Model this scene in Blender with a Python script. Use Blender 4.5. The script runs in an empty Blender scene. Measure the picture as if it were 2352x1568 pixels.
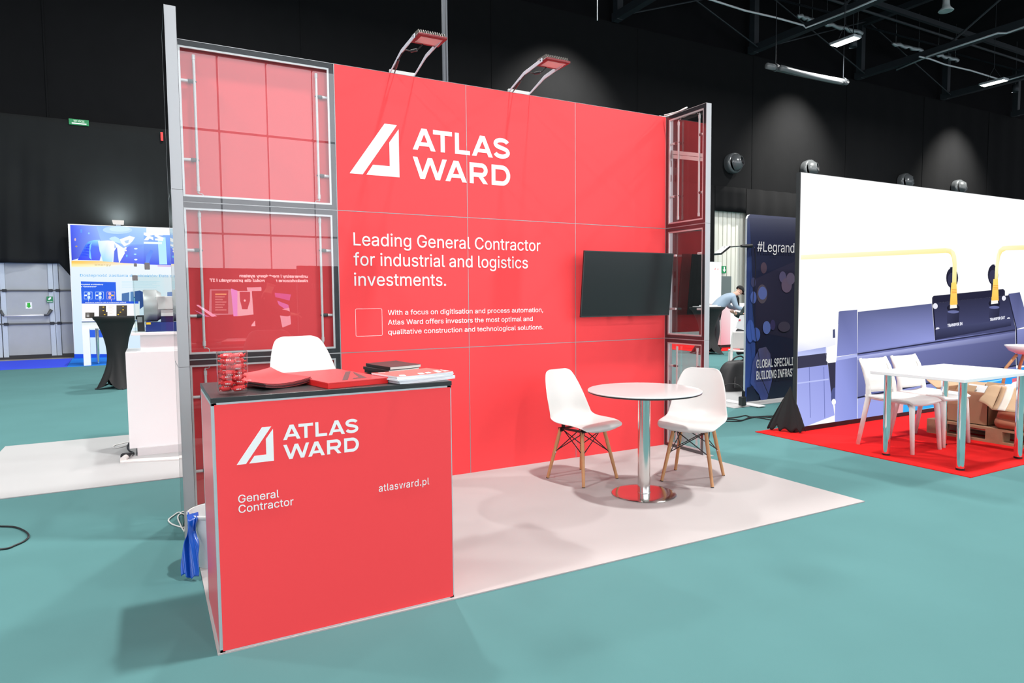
import bpy, bmesh, math, random, os
from mathutils import Vector, Matrix
random.seed(7)
C = bpy.context.scene.collection
SC = bpy.context.scene
PI = math.pi

# ---------------------------------------------------------------- camera
F_PX = 1532.286
CAM = Vector((-0.197988, -4.711, 1.369247))
RX = Vector((0.87685487, -0.48067524, -0.00876658))      # camera right
DN = Vector((-0.03803424, -0.05118167, -0.99796485))     # camera down
FW = Vector((0.4792483, 0.87540377, -0.06316101))        # camera forward
cam = bpy.data.cameras.new('camera')
cam.sensor_fit = 'HORIZONTAL'; cam.sensor_width = 36.0
cam.lens = F_PX / 2352 * 36.0
cam.clip_start = 0.05; cam.clip_end = 200
cam_ob = bpy.data.objects.new('camera', cam); C.objects.link(cam_ob)
m = Matrix((RX, -DN, -FW)).transposed().to_4x4()
m.translation = CAM
cam_ob.matrix_world = m
SC.camera = cam_ob

# ---------------------------------------------------------------- view and world
SC.view_settings.view_transform = 'Standard'
SC.view_settings.look = 'None'
SC.view_settings.gamma = 1.0
SC.view_settings.use_curve_mapping = False
SC.view_settings.exposure = 0.16
SC.cycles.max_bounces = 8
SC.cycles.transparent_max_bounces = 24
SC.cycles.caustics_reflective = False
SC.cycles.caustics_refractive = False
SC.cycles.use_denoising = True
W = bpy.data.worlds.new('world'); SC.world = W
W.use_nodes = True
W.node_tree.nodes['Background'].inputs[0].default_value = (0.86, 0.92, 1.0, 1)
W.node_tree.nodes['Background'].inputs[1].default_value = 0.55

LAMP_W = 720.0        # each hanging lamp
FRONT_W = 330.0      # lamps behind the camera; their farthest row is added for fill
WASH_W = 6500.0
LAMPS = [(x, y) for y in (-19.5, -12.5, -2.4) for x in (-6.3, 3.1, 12.5, 21.9)] + [(x, 4.2) for x in (-7.2, 2.2, 11.6)] + [(x, 10.05) for x in (2.0, 11.4, 20.75, 30.15)]  # farthest row behind the camera, row just behind the stand: unseen, added fill
WASH = [(12.8, 12.7), (25.0, 12.7), (37.6, 12.7)]

def light(name, kind, loc, power, size, aim=None, color=(1, 1, 1), parent=None, spread=None, size_y=None):
    l = bpy.data.lights.new(name, kind); l.energy = power; l.color = color
    if kind == 'AREA':
        l.shape = 'RECTANGLE'; l.size = size; l.size_y = size_y or size
        if spread: l.spread = spread
    elif kind == 'SPOT':
        l.shadow_soft_size = size; l.spot_size = spread or 1.2; l.spot_blend = 1.0
    else:
        l.shadow_soft_size = size
    o = bpy.data.objects.new(name, l); C.objects.link(o); o.location = loc
    if aim is not None:
        o.rotation_euler = (Vector(aim) - Vector(loc)).to_track_quat('-Z', 'Y').to_euler()
    if parent:
        o.parent = parent; o.location = Vector(loc) - parent.location
    return o

# ---------------------------------------------------------------- helpers
def at(u, v, axis, val):
    """The point of the plane axis = val (a wall, a floor, a table height) that the photograph shows at pixel u, v."""
    d = RX * ((u - 1176) / F_PX) + DN * ((v - 784) / F_PX) + FW
    t = (val - CAM[axis]) / d[axis]
    return CAM + d * t

def lin(c):
    return tuple((x / 255 / 12.92) if x / 255 <= 0.04045 else ((x / 255 + 0.055) / 1.055) ** 2.4 for x in c[:3])

MATS = {}
def mat(name, col, rough=0.5, metal=0.0, spec=0.5, noise=0.0, scale=30.0, bump=0.0, bscale=200.0, trans=0.0, ior=1.45, coat=0.0, sheen=0.0):
    """Procedural principled material: a base colour (given in sRGB) with a little noise in value, and a noise bump."""
    M = bpy.data.materials.new(name); M.use_nodes = True
    n = M.node_tree.nodes; L = M.node_tree.links
    b = n['Principled BSDF']
    c = lin(col) if max(col) > 1.5 else tuple(col)
    b.inputs['Base Color'].default_value = (*c, 1)
    b.inputs['Roughness'].default_value = rough
    b.inputs['Metallic'].default_value = metal
    b.inputs['Specular IOR Level'].default_value = spec
    b.inputs['IOR'].default_value = ior
    b.inputs['Transmission Weight'].default_value = trans
    b.inputs['Coat Weight'].default_value = coat
    b.inputs['Sheen Weight'].default_value = sheen
    if noise or bump:
        tc = n.new('ShaderNodeTexCoord')
    if noise:
        t = n.new('ShaderNodeTexNoise'); t.inputs['Scale'].default_value = scale; t.inputs['Detail'].default_value = 4
        L.new(tc.outputs['Object'], t.inputs['Vector'])
        mp = n.new('ShaderNodeMapRange')
        mp.inputs[3].default_value = 1 - noise; mp.inputs[4].default_value = 1 + noise
        L.new(t.outputs['Fac'], mp.inputs[0])
        hs = n.new('ShaderNodeHueSaturation'); hs.inputs['Color'].default_value = (*c, 1)
        L.new(mp.outputs[0], hs.inputs['Value']); L.new(hs.outputs[0], b.inputs['Base Color'])
    if bump:
        t2 = n.new('ShaderNodeTexNoise'); t2.inputs['Scale'].default_value = bscale; t2.inputs['Detail'].default_value = 3
        L.new(tc.outputs['Object'], t2.inputs['Vector'])
        bp = n.new('ShaderNodeBump'); bp.inputs['Strength'].default_value = bump; bp.inputs['Distance'].default_value = 0.002
        L.new(t2.outputs['Fac'], bp.inputs['Height']); L.new(bp.outputs[0], b.inputs['Normal'])
    MATS[name] = M
    return M

def pane_mat(name, tint, rough=0.0, boost=1.0, ior=1.49):
    """Clear acrylic sheet: straight-through transmission with a Fresnel mirror on it."""
    M = bpy.data.materials.new(name); M.use_nodes = True
    n = M.node_tree.nodes; L = M.node_tree.links
    n.remove(n['Principled BSDF'])
    tr = n.new('ShaderNodeBsdfTransparent'); tr.inputs[0].default_value = (*tint, 1)
    gl = n.new('ShaderNodeBsdfGlossy'); gl.inputs['Roughness'].default_value = rough
    fr = n.new('ShaderNodeFresnel'); fr.inputs['IOR'].default_value = ior
    mu = n.new('ShaderNodeMath'); mu.operation = 'MULTIPLY'; mu.inputs[1].default_value = boost; mu.use_clamp = True
    ge = n.new('ShaderNodeNewGeometry')
    of = n.new('ShaderNodeMath'); of.operation = 'SUBTRACT'; of.inputs[0].default_value = 1.0
    L.new(ge.outputs['Backfacing'], of.inputs[1])
    m2 = n.new('ShaderNodeMath'); m2.operation = 'MULTIPLY'
    L.new(fr.outputs[0], m2.inputs[0]); L.new(of.outputs[0], m2.inputs[1])
    L.new(m2.outputs[0], mu.inputs[0])
    mx = n.new('ShaderNodeMixShader')
    L.new(mu.outputs[0], mx.inputs[0]); L.new(tr.outputs[0], mx.inputs[1]); L.new(gl.outputs[0], mx.inputs[2])
    L.new(mx.outputs[0], n['Material Output'].inputs[0])
    MATS[name] = M
    return M

def emit_mat(name, col, strength):
    M = bpy.data.materials.new(name); M.use_nodes = True
    n = M.node_tree.nodes
    b = n['Principled BSDF']
    b.inputs['Base Color'].default_value = (0.02, 0.02, 0.02, 1)
    b.inputs['Emission Color'].default_value = (*lin(col), 1)
    b.inputs['Emission Strength'].default_value = strength
    MATS[name] = M
    return M

def art_mat(name, strength):
    """A lit picture (LED wall, backlit fabric): the colours of the picture are stored per corner."""
    M = bpy.data.materials.new(name); M.use_nodes = True
    n = M.node_tree.nodes; L = M.node_tree.links
    n.remove(n['Principled BSDF'])
    a = n.new('ShaderNodeAttribute'); a.attribute_name = 'picture'
    e = n.new('ShaderNodeEmission'); e.inputs[1].default_value = strength
    L.new(a.outputs['Color'], e.inputs[0]); L.new(e.outputs[0], n['Material Output'].inputs[0])
    MATS[name] = M
    return M

def print_mat(name, rough=0.4):
    M = bpy.data.materials.new(name); M.use_nodes = True
    n = M.node_tree.nodes; L = M.node_tree.links
    a = n.new('ShaderNodeAttribute'); a.attribute_name = 'picture'
    L.new(a.outputs['Color'], n['Principled BSDF'].inputs['Base Color'])
    n['Principled BSDF'].inputs['Roughness'].default_value = rough
    MATS[name] = M
    return M

def clip_poly(pts, cols, rect):
    """Cut a coloured 2-D polygon to a rectangle."""
    P = [(p[0], p[1], c) for p, c in zip(pts, cols)]
    for axis, lim, sign in ((0, rect[0], 1), (0, rect[1], -1), (1, rect[2], 1), (1, rect[3], -1)):
        out = []
        for i, a in enumerate(P):
            b = P[(i + 1) % len(P)]
            da, db = sign * (a[axis] - lim), sign * (b[axis] - lim)
            if da >= 0: out.append(a)
            if da * db < 0:
                t = da / (da - db)
                out.append((a[0] + (b[0] - a[0]) * t, a[1] + (b[1] - a[1]) * t, tuple(u + (v - u) * t for u, v in zip(a[2], b[2]))))
        P = out
        if len(P) < 3: return None, None
    return [p[:2] for p in P], [p[2] for p in P]

class MB:
    """Collects solids and sheets and links them as one mesh object."""
    def __init__(s):
        s.v = []; s.f = []; s.mi = []; s.cur = 0; s.col = {}
    def add(s, vs, fs):
        k = len(s.v)
        s.v += [Vector(p) for p in vs]
        for f in fs:
            s.f.append([i + k for i in f]); s.mi.append(s.cur)
        return s
    def box(s, x0, x1, y0, y1, z0, z1):
        return s.add([(x0, y0, z0), (x1, y0, z0), (x1, y1, z0), (x0, y1, z0), (x0, y0, z1), (x1, y0, z1), (x1, y1, z1), (x0, y1, z1)],
                     [(3, 2, 1, 0), (4, 5, 6, 7), (0, 1, 5, 4), (1, 2, 6, 5), (2, 3, 7, 6), (3, 0, 4, 7)])
    def hexa(s, bottom, top):
        return s.add(list(bottom) + list(top), [(3, 2, 1, 0), (4, 5, 6, 7), (0, 1, 5, 4), (1, 2, 6, 5), (2, 3, 7, 6), (3, 0, 4, 7)])
    def prism(s, poly, vec):
        n = len(poly); a = [Vector(p) for p in poly]; b = [p + Vector(vec) for p in a]
        return s.add(a + b, [tuple(range(n))[::-1], tuple(range(n, 2 * n))] + [(i, (i + 1) % n, n + (i + 1) % n, n + i) for i in range(n)])
    def ring(s, x0, x1, z0, z1, w, y0, y1):
        """Rectangular picture-frame ring in the xz plane, mitred, width w, from y0 to y1."""
        o = [(x0, z0), (x1, z0), (x1, z1), (x0, z1)]; i = [(x0 + w, z0 + w), (x1 - w, z0 + w), (x1 - w, z1 - w), (x0 + w, z1 - w)]
        vs = [(a, y0, b) for a, b in o] + [(a, y0, b) for a, b in i] + [(a, y1, b) for a, b in o] + [(a, y1, b) for a, b in i]
        fs = []
        for k in range(4):
            j = (k + 1) % 4
            fs += [(k, j, 4 + j, 4 + k), (8 + j, 8 + k, 12 + k, 12 + j), (j, k, 8 + k, 8 + j), (4 + k, 4 + j, 12 + j, 12 + k)]
        return s.add(vs, fs)
    def tube(s, pts, r, n=10, caps=True, closed=False):
        pts = [Vector(p) for p in pts]; m = len(pts)
        rs = r if isinstance(r, (list, tuple)) else [r] * m
        up = None; vs = []
        for i, p in enumerate(pts):
            t = (pts[(i + 1) % m] - pts[i - 1]) if closed else (pts[min(i + 1, m - 1)] - pts[max(i - 1, 0)])
            t.normalize()
            if up is None:
                up = Vector((0, 0, 1)) if abs(t.z) < 0.9 else Vector((1, 0, 0))
            a = t.cross(up); a.normalize(); b = t.cross(a); b.normalize(); up = -b if False else a.cross(t)
            for k in range(n):
                g = 2 * PI * k / n
                vs.append(p + (a * math.cos(g) + b * math.sin(g)) * rs[i])
        fs = []
        for i in range(m if closed else m - 1):
            j = (i + 1) % m
            for k in range(n):
                l = (k + 1) % n
                fs.append((i * n + k, i * n + l, j * n + l, j * n + k))
        if caps and not closed:
            fs += [tuple(range(n))[::-1], tuple(range((m - 1) * n, m * n))]
        return s.add(vs, fs)
    def lathe(s, prof, n=32, c=(0, 0, 0), M=None):
        """Revolve (r, z) pairs about z through c; M turns the result."""
        vs = []; fs = []; m = len(prof)
        for r, z in prof:
            for k in range(n):
                g = 2 * PI * k / n
                p = Vector((max(r, 1e-5) * math.cos(g), max(r, 1e-5) * math.sin(g), z))
                if M is not None: p = M @ p
                vs.append(p + Vector(c))
        for i in range(m - 1):
            for k in range(n):
                l = (k + 1) % n
                fs.append((i * n + k, i * n + l, (i + 1) * n + l, (i + 1) * n + k))
        return s.add(vs, fs)
    def grid(s, fn, nu, nv):
        vs = [fn(i / nu, j / nv) for j in range(nv + 1) for i in range(nu + 1)]
        fs = [(j * (nu + 1) + i, j * (nu + 1) + i + 1, (j + 1) * (nu + 1) + i + 1, (j + 1) * (nu + 1) + i) for j in range(nv) for i in range(nu)]
        return s.add(vs, fs)
    def shade(s, poly, cols):
        """A flat polygon of a picture; cols is one sRGB colour or one per corner."""
        k = len(s.f); s.add(poly, [tuple(range(len(poly)))])
        s.col[k] = [lin(c) for c in cols] if isinstance(cols[0], (tuple, list)) else [lin(cols)] * len(poly)
        return s
    def move(s, vec=None, M=None):
        for i, p in enumerate(s.v):
            q = M @ p if M is not None else p
            s.v[i] = q + Vector(vec) if vec is not None else q
        return s
    def mesh(s, name, mats):
        me = bpy.data.meshes.new(name)
        me.from_pydata([tuple(p) for p in s.v], [], s.f)
        for q in (mats if isinstance(mats, (list, tuple)) else [mats]):
            me.materials.append(q)
        if any(s.mi):
            me.polygons.foreach_set('material_index', s.mi)
        if s.col:
            a = me.color_attributes.new('picture', 'FLOAT_COLOR', 'CORNER')
            for p in me.polygons:
                c = s.col.get(p.index, [(0.5, 0.5, 0.5)] * p.loop_total)
                for q, li in enumerate(p.loop_indices):
                    a.data[li].color = (*c[q], 1)
        me.update()
        return me

def fix_normals(me):
    bm = bmesh.new(); bm.from_mesh(me)
    bmesh.ops.recalc_face_normals(bm, faces=bm.faces[:])
    bm.to_mesh(me); bm.free()

def root_loc(o):
    v = Vector(o.location)
    while o.parent:
        o = o.parent; v += Vector(o.location)
    return v

def obj(name, mb, mats, parent=None, world=False, smooth=False, bevel=0, sub=0, solid=0, loc=None, normals=True):
    """Link ONE mesh object. world=True: the builder holds world coordinates of an unturned thing."""
    if world and parent is not None:
        mb.move(-root_loc(parent))
    if loc is not None:
        mb.move(-Vector(loc))
    me = mb.mesh(name, mats)
    if normals and not mb.col: fix_normals(me)
    o = bpy.data.objects.new(name, me); C.objects.link(o)
    if parent is not None: o.parent = parent
    if loc is not None: o.location = loc
    if smooth:
        me.polygons.foreach_set('use_smooth', [True] * len(me.polygons))
        if smooth is not True:
            me.set_sharp_from_angle(angle=smooth)
    if solid:
        d = o.modifiers.new('thickness', 'SOLIDIFY'); d.thickness = solid; d.offset = 0
    if sub:
        d = o.modifiers.new('smooth', 'SUBSURF'); d.levels = sub; d.render_levels = sub
    if bevel:
        d = o.modifiers.new('bevel', 'BEVEL'); d.width = bevel; d.segments = 2; d.limit_method = 'ANGLE'
    return o

def tag(o, label, cat, group=None):
    o['label'] = label; o['category'] = cat
    if group: o['group'] = group
    return o

def thing(name, label, cat, loc=(0, 0, 0), rz=0, group=None):
    o = bpy.data.objects.new(name, None); C.objects.link(o)
    o.location = loc; o.rotation_euler = (0, 0, rz); o.empty_display_size = 0.1
    return tag(o, label, cat, group)

def solo(name, label, cat, mb, mats, loc, group=None, **kw):
    return tag(obj(name, mb, mats, None, loc=loc, **kw), label, cat, group)

def struct(name, mb, mats, parent=None, **kw):
    o = obj(name, mb, mats, parent, **kw)
    if parent is None: o['kind'] = 'structure'
    return o

def copy_tree(o, parent=None):
    c = o.copy(); C.objects.link(c)
    if parent is not None: c.parent = parent
    for ch in list(o.children): copy_tree(ch, c)
    return c

# lettering: flat vinyl letters as a mesh
def _font():
    try:
        p = os.path.join(bpy.utils.system_resource('DATAFILES', path='fonts'), 'Inter.woff2')
        return bpy.data.fonts.load(p)
    except Exception:
        return None
FONT = _font()
_CAPH = {}
def text_raw(body, bold=0.0, space=1.0):
    cu = bpy.data.curves.new('lettering', 'FONT'); cu.body = body; cu.size = 1.0; cu.space_character = space
    cu.resolution_u = 4
    if FONT: cu.font = FONT
    o = bpy.data.objects.new('lettering', cu); C.objects.link(o)
    dg = bpy.context.evaluated_depsgraph_get(); dg.update()
    me = bpy.data.meshes.new_from_object(o.evaluated_get(dg))
    vs = [v.co.copy() for v in me.vertices]; fs = [tuple(p.vertices) for p in me.polygons]
    bpy.data.objects.remove(o); bpy.data.meshes.remove(me); bpy.data.curves.remove(cu)
    # neighbouring letters that touch lie a hair apart, so that no two faces coincide
    par = list(range(len(vs)))
    def find(i):
        while par[i] != i:
            par[i] = par[par[i]]; i = par[i]
        return i
    for f in fs:
        for j in f[1:]: par[find(j)] = find(f[0])
    order = {}
    for i in sorted(range(len(vs)), key=lambda i: vs[i].x): order.setdefault(find(i), len(order))
    vs = [Vector((p.x, p.y, 0.0000125 * (order[find(i)] % 9))) for i, p in enumerate(vs)]
    if bold:     # heavier strokes: the letters laid over themselves, shifted round a small circle
        n = len(vs); V, Fs = [], []
        for q in range(8):
            g = PI / 4 * q; d = Vector((math.copysign(min(1, abs(1.4 * math.cos(g))), math.cos(g)) * bold, math.copysign(min(1, abs(1.4 * math.sin(g))), math.sin(g)) * bold, 0))
            d.z = 0.00012 * q; V += [p + d for p in vs]; Fs += [tuple(i + q * n for i in f) for f in fs]
        vs, fs = V, Fs
    return vs, fs
def text_mb(mb, body, x0, x1, base, cap, org, ax, az, bold=0.0, space=1.0, col=None):
    """Letters from x0 to x1 along ax, baseline at base and capital height cap along az, from the point org."""
    vs, fs = text_raw(body, bold, space)
    if bold not in _CAPH:
        h, _ = text_raw('H', bold); _CAPH[bold] = (min(p.y for p in h), max(p.y for p in h))
    lo, hi = _CAPH[bold]
    a = min(p.x for p in vs); b = max(p.x for p in vs)
    kx = (x1 - x0) / (b - a); kz = cap / (hi - lo)
    org, ax, az = Vector(org), Vector(ax), Vector(az)
    nn = ax.cross(az)
    P = [org + ax * (x0 + (p.x - a) * kx) + az * (base + (p.y - lo) * kz) + nn * p.z for p in vs]
    k = len(mb.f)
    mb.add(P, fs)
    if col:
        for i, f in enumerate(fs): mb.col[k + i] = [lin(col)] * len(f)
    return mb

def catmull(pts, n):
    """n + 1 points along a Catmull-Rom curve through tuples."""
    out = []; m = len(pts) - 1
    for q in range(n + 1):
        t = q / n * m; i = min(int(t), m - 1); t -= i
        p = [pts[max(i - 1, 0)], pts[i], pts[i + 1], pts[min(i + 2, m)]]
        out.append(tuple(0.5 * (2 * b + (c - a) * t + (2 * a - 5 * b + 4 * c - d) * t * t + (3 * b - a - 3 * c + d) * t ** 3) for a, b, c, d in zip(*p)))
    return out

def skin(name, verts, edges, radii, m, parent, root=0, sub=2):
    """One continuous body surface grown on a skeleton."""
    me = bpy.data.meshes.new(name); me.from_pydata(verts, edges, [])
    me.materials.append(m)
    o = bpy.data.objects.new(name, me); C.objects.link(o); o.parent = parent
    s = o.modifiers.new('skin', 'SKIN'); s.use_smooth_shade = True
    sv = me.skin_vertices[0].data if me.skin_vertices else None
    if sv is None:
        bm = bmesh.new(); bm.from_mesh(me); bm.verts.layers.skin.verify(); bm.to_mesh(me); bm.free()
        sv = me.skin_vertices[0].data
    for i, r in enumerate(radii):
        sv[i].radius = (r, r) if not isinstance(r, tuple) else r
        sv[i].use_root = (i == root)
    d = o.modifiers.new('smooth', 'SUBSURF'); d.levels = sub; d.render_levels = sub
    return o

# ---------------------------------------------------------------- materials
red = mat('red_fabric', (0.93, 0.068, 0.076), 0.6, spec=0.2, bump=0.05, bscale=900)
red_deep = mat('red_backing', (0.90, 0.075, 0.088), 0.5, spec=0.3)
red_card = mat('red_card', (0.90, 0.075, 0.08), 0.3, spec=0.5)
white_vinyl = mat('white_vinyl', (0.86, 0.86, 0.86), 0.5)
alu = mat('aluminium', (0.62, 0.65, 0.68), 0.35, metal=0.55, noise=0.03, scale=8)
alu_frame = mat('frame_aluminium', (0.38, 0.39, 0.405), 0.38, metal=0.3)
alu_light = mat('pale_aluminium', (0.78, 0.79, 0.80), 0.35, metal=0.2)
tape = mat('black_tape', (0.035, 0.038, 0.045), 0.35, noise=0.3, scale=25)
black = mat('black_plastic', (0.012, 0.012, 0.014), 0.4)
black_satin = mat('black_satin', (0.03, 0.032, 0.034), 0.35, noise=0.15, scale=40)
dark_grey = mat('dark_grey_rubber', (0.07, 0.075, 0.08), 0.5)
white_plastic = mat('white_plastic', (0.66, 0.65, 0.635), 0.32, spec=0.5)
white_matte = mat('white_laminate', (0.80, 0.81, 0.82), 0.45)
cream_plastic = mat('cream_plastic', (0.83, 0.80, 0.76), 0.4)
wood = mat('beech_wood', (0.52, 0.27, 0.12), 0.45, noise=0.18, scale=18)
steel = mat('brushed_steel', (0.72, 0.72, 0.70), 0.16, metal=1.0, noise=0.03, scale=60)
chrome = mat('chrome', (0.86, 0.87, 0.88), 0.04, metal=1.0)
acrylic = pane_mat('clear_acrylic', (0.97, 0.98, 0.98), boost=2.4)
glass = pane_mat('clear_glass', (0.95, 0.98, 0.975), boost=1.0, ior=1.5)

# ================================================================ the hall
carpet_teal = mat('teal_carpet', (0.088, 0.210, 0.214), 0.95, spec=0.1, noise=0.10, scale=1.3, bump=0.25, bscale=700)
carpet_grey = mat('pale_grey_carpet', (0.425, 0.398, 0.396), 0.9, spec=0.15, noise=0.05, scale=1.6, bump=0.2, bscale=700)
carpet_white = mat('white_carpet', (0.40, 0.405, 0.41), 0.9, spec=0.15, noise=0.05, scale=1.6, bump=0.2, bscale=700)
carpet_red = mat('red_carpet', (0.72, 0.014, 0.014), 0.9, spec=0.1, noise=0.06, scale=2, bump=0.2, bscale=700)
carpet_blue = mat('blue_carpet', (0.05, 0.09, 0.80), 0.9, spec=0.1, noise=0.05)
carpet_sky = mat('bright_blue_carpet', (0.015, 0.20, 0.75), 0.9, spec=0.1, noise=0.05)
concrete = mat('grey_concrete', (0.30, 0.28, 0.26), 0.35, noise=0.15, scale=3)
drape = mat('black_molton', (0.0065, 0.0068, 0.0075), 0.95, spec=0.1, noise=0.12, scale=2.5)
drape_low = mat('black_drape_cloth', (0.0125, 0.014, 0.0145), 0.9, spec=0.15, noise=0.15, scale=2.0)
dark_steel = mat('dark_steel', (0.017, 0.021, 0.026), 0.6, noise=0.2, scale=2)
void = mat('dark_roof', (0.007, 0.007, 0.008), 0.95, spec=0.05, noise=0.3, scale=0.8)
panel_pale = mat('pale_wall_panel', (0.64, 0.64, 0.58), 0.5, noise=0.04, scale=1.5)
panel_front = emit_mat('daylight_glazing', (247, 248, 255), 2.9)
door_grey = mat('grey_door_panel', (0.36, 0.39, 0.42), 0.5, noise=0.10, scale=3, bump=0.15, bscale=60)
door_trim = mat('pale_door_rail', (0.46, 0.53, 0.60), 0.4, noise=0.05)
sign_green = mat('sign_green', (0.005, 0.22, 0.07), 0.4)
sign_white = mat('sign_white', (0.82, 0.84, 0.83), 0.4)

struct('floor', MB().box(-32, 48, -26, 15.9, -0.05, 0), carpet_teal)
struct('ceiling', MB().box(-32, 48, -26, 16.2, 14.6, 14.8), void)
# far wall: pale profiled panels, hung with black cloth
wb = MB()
x = -32.0
while x < 48:
    wb.box(x, x + 0.20, 15.62, 15.70, 0, 14.6); wb.box(x + 0.20, x + 0.25, 15.66, 15.70, 0, 14.6); x += 0.25
wb.v = [Vector((p.x, p.y, min(p.z, 11.3))) for p in wb.v]
struct('wall_back', wb, panel_pale)
struct('wall_back_upper', MB().box(-32, 48, 15.62, 15.75, 11.3, 14.6), void)
up = MB()
up.grid(lambda a, b: Vector((-32 + 80 * a, 15.47 + 0.012 * math.sin(a * 330) , 5.84 + 5.60 * b)), 400, 4)
for k in range(11):
    sx = -20.6 + 6.15 * k
    up.box(sx, sx + 0.03, 15.44, 15.47, 5.84, 11.4)
solo('wall_drape', 'flat black cloth covering the upper hall wall up to the roof', 'curtain', up, drape, (8, 15.47, 5.84), solid=0.01)
# lower black cloth, drawn aside over the grey door on the left
def low(a, b):
    x = -12.4 + 15.6 * a
    if x < -2.05: zb = 2.36
    elif x < -0.4: zb = 2.36 - 2.36 * (x + 2.05) / 1.65
    else: zb = 0.0
    z = zb + (5.92 - zb) * b
    w = 1 - b
    fold = 0.06 * w * (math.sin(x * 7 + 2.0 * math.sin(b * 3)) + 0.6 * math.sin(x * 17 - 3 * b)) * (0.5 + 0.5 * math.sin(x * 1.3))
    if x < 3:   # the gathered swag runs down to the right
        fold += 0.05 * math.sin(3.2 * (x + 1.1 * z) + 1.0) * w * math.exp(-((x + 1.2) / 2.4) ** 2) + 0.05 * math.exp(-((x - 0.02 + 0.05 * b) / 0.05) ** 2) * w
    return Vector((x, 15.38 + fold, z))
solo('black_curtain', 'black curtain with folds drawn aside above the grey door', 'curtain', MB().grid(low, 300, 30), drape_low, (-1, 15.38, 3), smooth=True, solid=0.008)
solo('black_curtain', 'black curtain hanging between the red stand and the pale corrugated wall', 'curtain',
     MB().grid(lambda a, b: Vector((3.2 + 17.1 * a, 15.40 + 0.02 * math.sin(a * 120), 5.92 * b)), 200, 4), drape, (12, 15.4, 3), smooth=True, solid=0.008)
solo('black_curtain', 'black curtain right of the pale corrugated wall opening', 'curtain',
     MB().grid(lambda a, b: Vector((22.1 + 25.9 * a, 15.40 + 0.05 * math.sin(a * 180), 5.92 * b)), 300, 4), drape, (30, 15.4, 3), smooth=True, solid=0.008)
solo('black_curtain', 'short black curtain strip over the pale corrugated wall', 'curtain',
     MB().grid(lambda a, b: Vector((20.3 + 1.8 * a, 15.40 + 0.02 * math.sin(a * 20), 4.9 + 1.02 * b)), 30, 4), drape, (21.2, 15.4, 5.4), smooth=True, solid=0.008)
# glazed daylight front of the hall behind the camera (mirrored in the clear modules)
wf = MB()
for k in range(42):
    x0 = -30.94 + 1.87 * k
    for za, zb in ((0, 4.1), (4.2, 8.2), (8.34, 11.2)): wf.box(x0, x0 + 1.78, -25.2, -25.0, za, zb)
struct('window_1', wf, panel_front)
wd = MB()
wd.box(-31, 48, -25.3, -25.2, 0, 14.6)
struct('wall_front', wd, mat('grey_mullion', (0.25, 0.25, 0.26), 0.6))

# the grey door with rails, bars and stickers
d = MB(); d.box(-4.6, -3.31, 15.52, 15.58, 0.10, 2.62); d.box(-3.29, -2.11, 15.52, 15.58, 0.10, 2.62); d.box(-2.09, -1.0, 15.52, 15.58, 0.10, 2.62)
door = struct('door_1', d, door_grey)
for xx, ww in ((-3.40, 0.10), (-3.28, 0.10), (-2.31, 0.10), (-2.20, 0.10)):
    struct('door_rail', MB().box(xx, xx + ww, 15.49, 15.52, 0.06, 2.62), door_trim, door)
for zz in (1.69, 0.87):
    struct('door_bar', MB().box(-4.6, -1.0, 15.485, 15.50, zz - 0.018, zz + 0.018), dark_grey, door)
    for xx in (-3.40, -3.20, -2.27, -2.12):
        struct('hinge', MB().box(xx - 0.045, xx + 0.045, 15.46, 15.49, zz - 0.035, zz + 0.035), dark_steel, door, bevel=0.006)
pb = struct('push_bar', MB().tube([(-3.22, 15.42, 1.07), (-2.42, 15.42, 1.075)], 0.022, 12), alu_light, door, smooth=True)
struct('lever', MB().tube([(-2.42, 15.42, 1.075), (-2.35, 15.42, 1.08), (-2.27, 15.45, 1.21)], [0.03, 0.03, 0.04], 10), dark_grey, door, smooth=True)
struct('lever', MB().tube([(-3.22, 15.42, 1.07), (-3.25, 15.43, 1.1), (-3.30, 15.45, 1.21)], [0.02, 0.03, 0.035], 10), dark_grey, door, smooth=True)
st = struct('arrow_sticker', MB().box(-2.80, -2.67, 15.512, 15.52, 1.24, 1.40), sign_white, door)
struct('arrow', MB().prism([(-2.765, 15.510, 1.385), (-2.705, 15.510, 1.385), (-2.705, 15.510, 1.315), (-2.68, 15.510, 1.315), (-2.735, 15.510, 1.255), (-2.79, 15.510, 1.315), (-2.765, 15.510, 1.315)], (0, 0.002, 0)),
       mat('arrow_green', (0.01, 0.42, 0.02), 0.4), st)
st = struct('exit_sticker', MB().box(-2.36, -2.23, 15.47, 15.49, 1.39, 1.54), sign_green, door)
struct('pictogram', MB().prism([(-2.325, 15.466, 1.455), (-2.295, 15.466, 1.455), (-2.265, 15.466, 1.49), (-2.265, 15.466, 1.525), (-2.29, 15.466, 1.52), (-2.325, 15.466, 1.485)], (0, 0.003, 0)), sign_white, st)
struct('pictogram', MB().box(-2.35, -2.24, 15.466, 15.47, 1.405, 1.415), sign_white, st)
struct('threshold', MB().box(-4.6, -1.0, 15.50, 15.56, 0.0, 0.10), black, door)
struct('trim_1', MB().box(-32, -1.72, 14.99, 15.45, 0.0, 0.006), concrete)

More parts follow.
